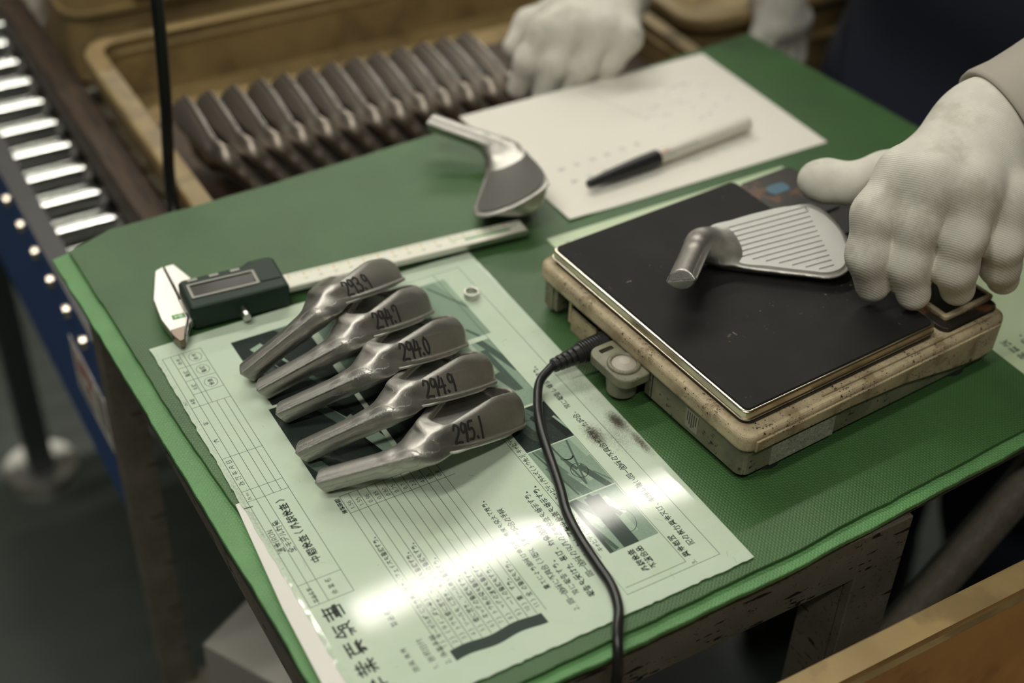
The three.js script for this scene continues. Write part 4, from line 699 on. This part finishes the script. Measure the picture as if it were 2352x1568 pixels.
  // gloves: palm as joined bones, each finger its own chain
  function glove(h, lo, hi) {
    const f = (x, y, z) => {
      let palm = 1e9;
      for (const [a, b, ra, rb] of h.palm) palm = palm > 1e8 ? capsule(x, y, z, a, b, ra, rb) : smin(palm, capsule(x, y, z, a, b, ra, rb), 0.018);
      let fing = 1e9;
      for (const ch of h.fingers) { let d = 1e9; for (let i = 0; i + 1 < ch.length; i++) { const c = capsule(x, y, z, ch[i], ch[i + 1], ch[i][3], ch[i + 1][3]); d = d > 1e8 ? c : smin(d, c, 0.007); } fing = smin(fing, d, 0.0025); }
      return smin(palm, fing, 0.008);
    };
    const g = surfaceNets(f, lo, hi, 0.0021), q = g.attributes.position, uv = g.attributes.uv;      // knit laid along the hand, one direction throughout
    const a = h.along, c = h.cross; for (let i = 0; i < q.count; i++) uv.setXY(i, q.getX(i) * c[0] + q.getY(i) * c[1] + q.getZ(i) * c[2], q.getX(i) * a[0] + q.getY(i) * a[1] + q.getZ(i) * a[2]);
    return g;
  }
  const W = wristL, cuffBone = [0.490, 0.148, 0.190];
  const I = [0.3741, 0.1180, 0.1903], Md = [0.3775, 0.1260, 0.2075], Rg = [0.3930, 0.1230, 0.2215], Pk = [0.4155, 0.1120, 0.2300], Th = [0.4084, 0.1030, 0.1730];
  const near = {
    along: [0.62, 0.70, -0.35], cross: [0.55, -0.05, 0.83],
    palm: [[W, I, 0.0185, 0.0135], [W, Md, 0.0195, 0.0140], [W, Rg, 0.0195, 0.0135], [W, Pk, 0.0185, 0.0125], [W, Th, 0.0180, 0.0150], [W, cuffBone, 0.0215, 0.0225]],
    fingers: [
      [[...I, 0.0135], [0.3540, 0.1010, 0.1950, 0.0120], [0.3480, 0.0800, 0.2015, 0.0108], [0.3550, 0.0585, 0.2040, 0.0097]],
      [[...Md, 0.0138], [0.3695, 0.1020, 0.2120, 0.0123], [0.3655, 0.0780, 0.2150, 0.0110], [0.3720, 0.0570, 0.2190, 0.0098]],
      [[...Rg, 0.0134], [0.3870, 0.0975, 0.2295, 0.0121], [0.3870, 0.0765, 0.2300, 0.0112], [0.3950, 0.0590, 0.2290, 0.0099]],
      [[...Pk, 0.0125], [0.4110, 0.0900, 0.2375, 0.0114], [0.4160, 0.0725, 0.2360, 0.0104], [0.4260, 0.0580, 0.2335, 0.0093]],
      [[...Th, 0.0158], [0.4033, 0.0870, 0.1510, 0.0128], [0.3890, 0.0790, 0.1400, 0.0112], [0.3800, 0.0770, 0.1285, 0.0122], [0.3765, 0.0760, 0.1240, 0.0105]],
    ],
  };
  const g1 = part('glove', glove(near, [0.315, 0.035, 0.095], [0.55, 0.20, 0.27]), M.glove, p); g1.userData.label = 'white knit glove gripping the iron head on the scale';
  const W2 = wristR, A = [0.3817, 0.0300, -0.1902], B2 = [0.3988, 0.0360, -0.1787], C2 = [0.4165, 0.0360, -0.1665], D2 = [0.4326, 0.0300, -0.1560], T2 = [0.4138, 0.0260, -0.2201];
  const far = {
    along: [0.62, 0.62, -0.45], cross: [0.55, 0.05, 0.83],
    palm: [[W2, A, 0.019, 0.0125], [W2, B2, 0.020, 0.013], [W2, C2, 0.020, 0.0125], [W2, D2, 0.019, 0.0115], [W2, T2, 0.018, 0.0145], [W2, [0.530, 0.070, -0.256], 0.022, 0.023]],
    fingers: [
      [[...A, 0.0120], [0.3666, 0.0100, -0.1893, 0.0108], [0.3600, -0.0140, -0.1925, 0.0090]],
      [[...B2, 0.0125], [0.3815, 0.0120, -0.1740, 0.0110], [0.3715, -0.0150, -0.1740, 0.0092]],
      [[...C2, 0.0122], [0.3997, 0.0120, -0.1630, 0.0106], [0.3904, -0.0120, -0.1665, 0.0090]],
      [[...D2, 0.0115], [0.4208, 0.0110, -0.1590, 0.0098], [0.4121, -0.0080, -0.1650, 0.0084]],
      [[...T2, 0.0145], [0.3922, 0.0160, -0.2330, 0.0115], [0.3756, 0.0020, -0.2263, 0.0098]],
    ],
  };
  const g2 = part('glove', glove(far, [0.335, -0.04, -0.31], [0.58, 0.12, -0.125]), M.glove, p); g2.userData.label = 'white knit glove reaching into the row of iron heads';
  // spare glove hung over the crate rim behind the bench
  const spare = {
    along: [0.1, 0.95, 0.2], cross: [0.8, 0, 0.6],
    palm: [[[0.662, -0.022, -0.251], [0.652, -0.045, -0.236], 0.017, 0.012], [[0.662, -0.022, -0.251], [0.667, -0.047, -0.238], 0.017, 0.012], [[0.662, -0.022, -0.251], [0.684, -0.046, -0.240], 0.017, 0.012], [[0.662, -0.022, -0.251], [0.672, -0.0225, -0.282], 0.015, 0.014]],
    fingers: [[[0.650, -0.045, -0.236, 0.010], [0.640, -0.088, -0.233, 0.008]], [[0.662, -0.047, -0.237, 0.010], [0.656, -0.097, -0.233, 0.008]], [[0.674, -0.047, -0.238, 0.010], [0.673, -0.096, -0.234, 0.008]], [[0.686, -0.046, -0.240, 0.009], [0.689, -0.085, -0.236, 0.007]], [[0.648, -0.035, -0.241, 0.010], [0.630, -0.064, -0.236, 0.008]]],
  };
  solo('work_glove', glove(spare, [0.60, -0.12, -0.33], [0.72, 0.01, -0.20]), M.glove, 'spare white knit glove hung over the crate rim behind the far bench corner', 'glove');
  // open sleeve ends with a turned hem
  function sleeve(cuff, elbow, r0, r1) {
    const a = V(...cuff), b = V(...elbow), L = a.distanceTo(b);
    const g = new THREE.LatheGeometry([[r0 - 0.003, 0.05], [r0 - 0.003, 0.001], [r0 - 0.001, 0], [r0 + 0.001, 0], [r0 + 0.0016, 0.003], [r0 + 0.0004, 0.016], [r0 + 0.001, 0.03], [mixn(r0, r1, 0.5), L * 0.5], [r1, L], [r1 * 0.6, L + 0.02]].map(([r, y]) => new THREE.Vector2(r, y)), 40);
    g.applyQuaternion(new THREE.Quaternion().setFromUnitVectors(V(0, 1, 0), b.clone().sub(a).normalize())); g.translate(a.x, a.y, a.z); return g;
  }
  part('sleeve', sleeve([0.4490, 0.121, 0.1870], elbowL, 0.039, 0.054), M.sleeve, p);
  part('sleeve', sleeve([0.495, 0.047, -0.2400], elbowR, 0.036, 0.052), M.sleeve, p);
}
renderer.render(scene, camera);
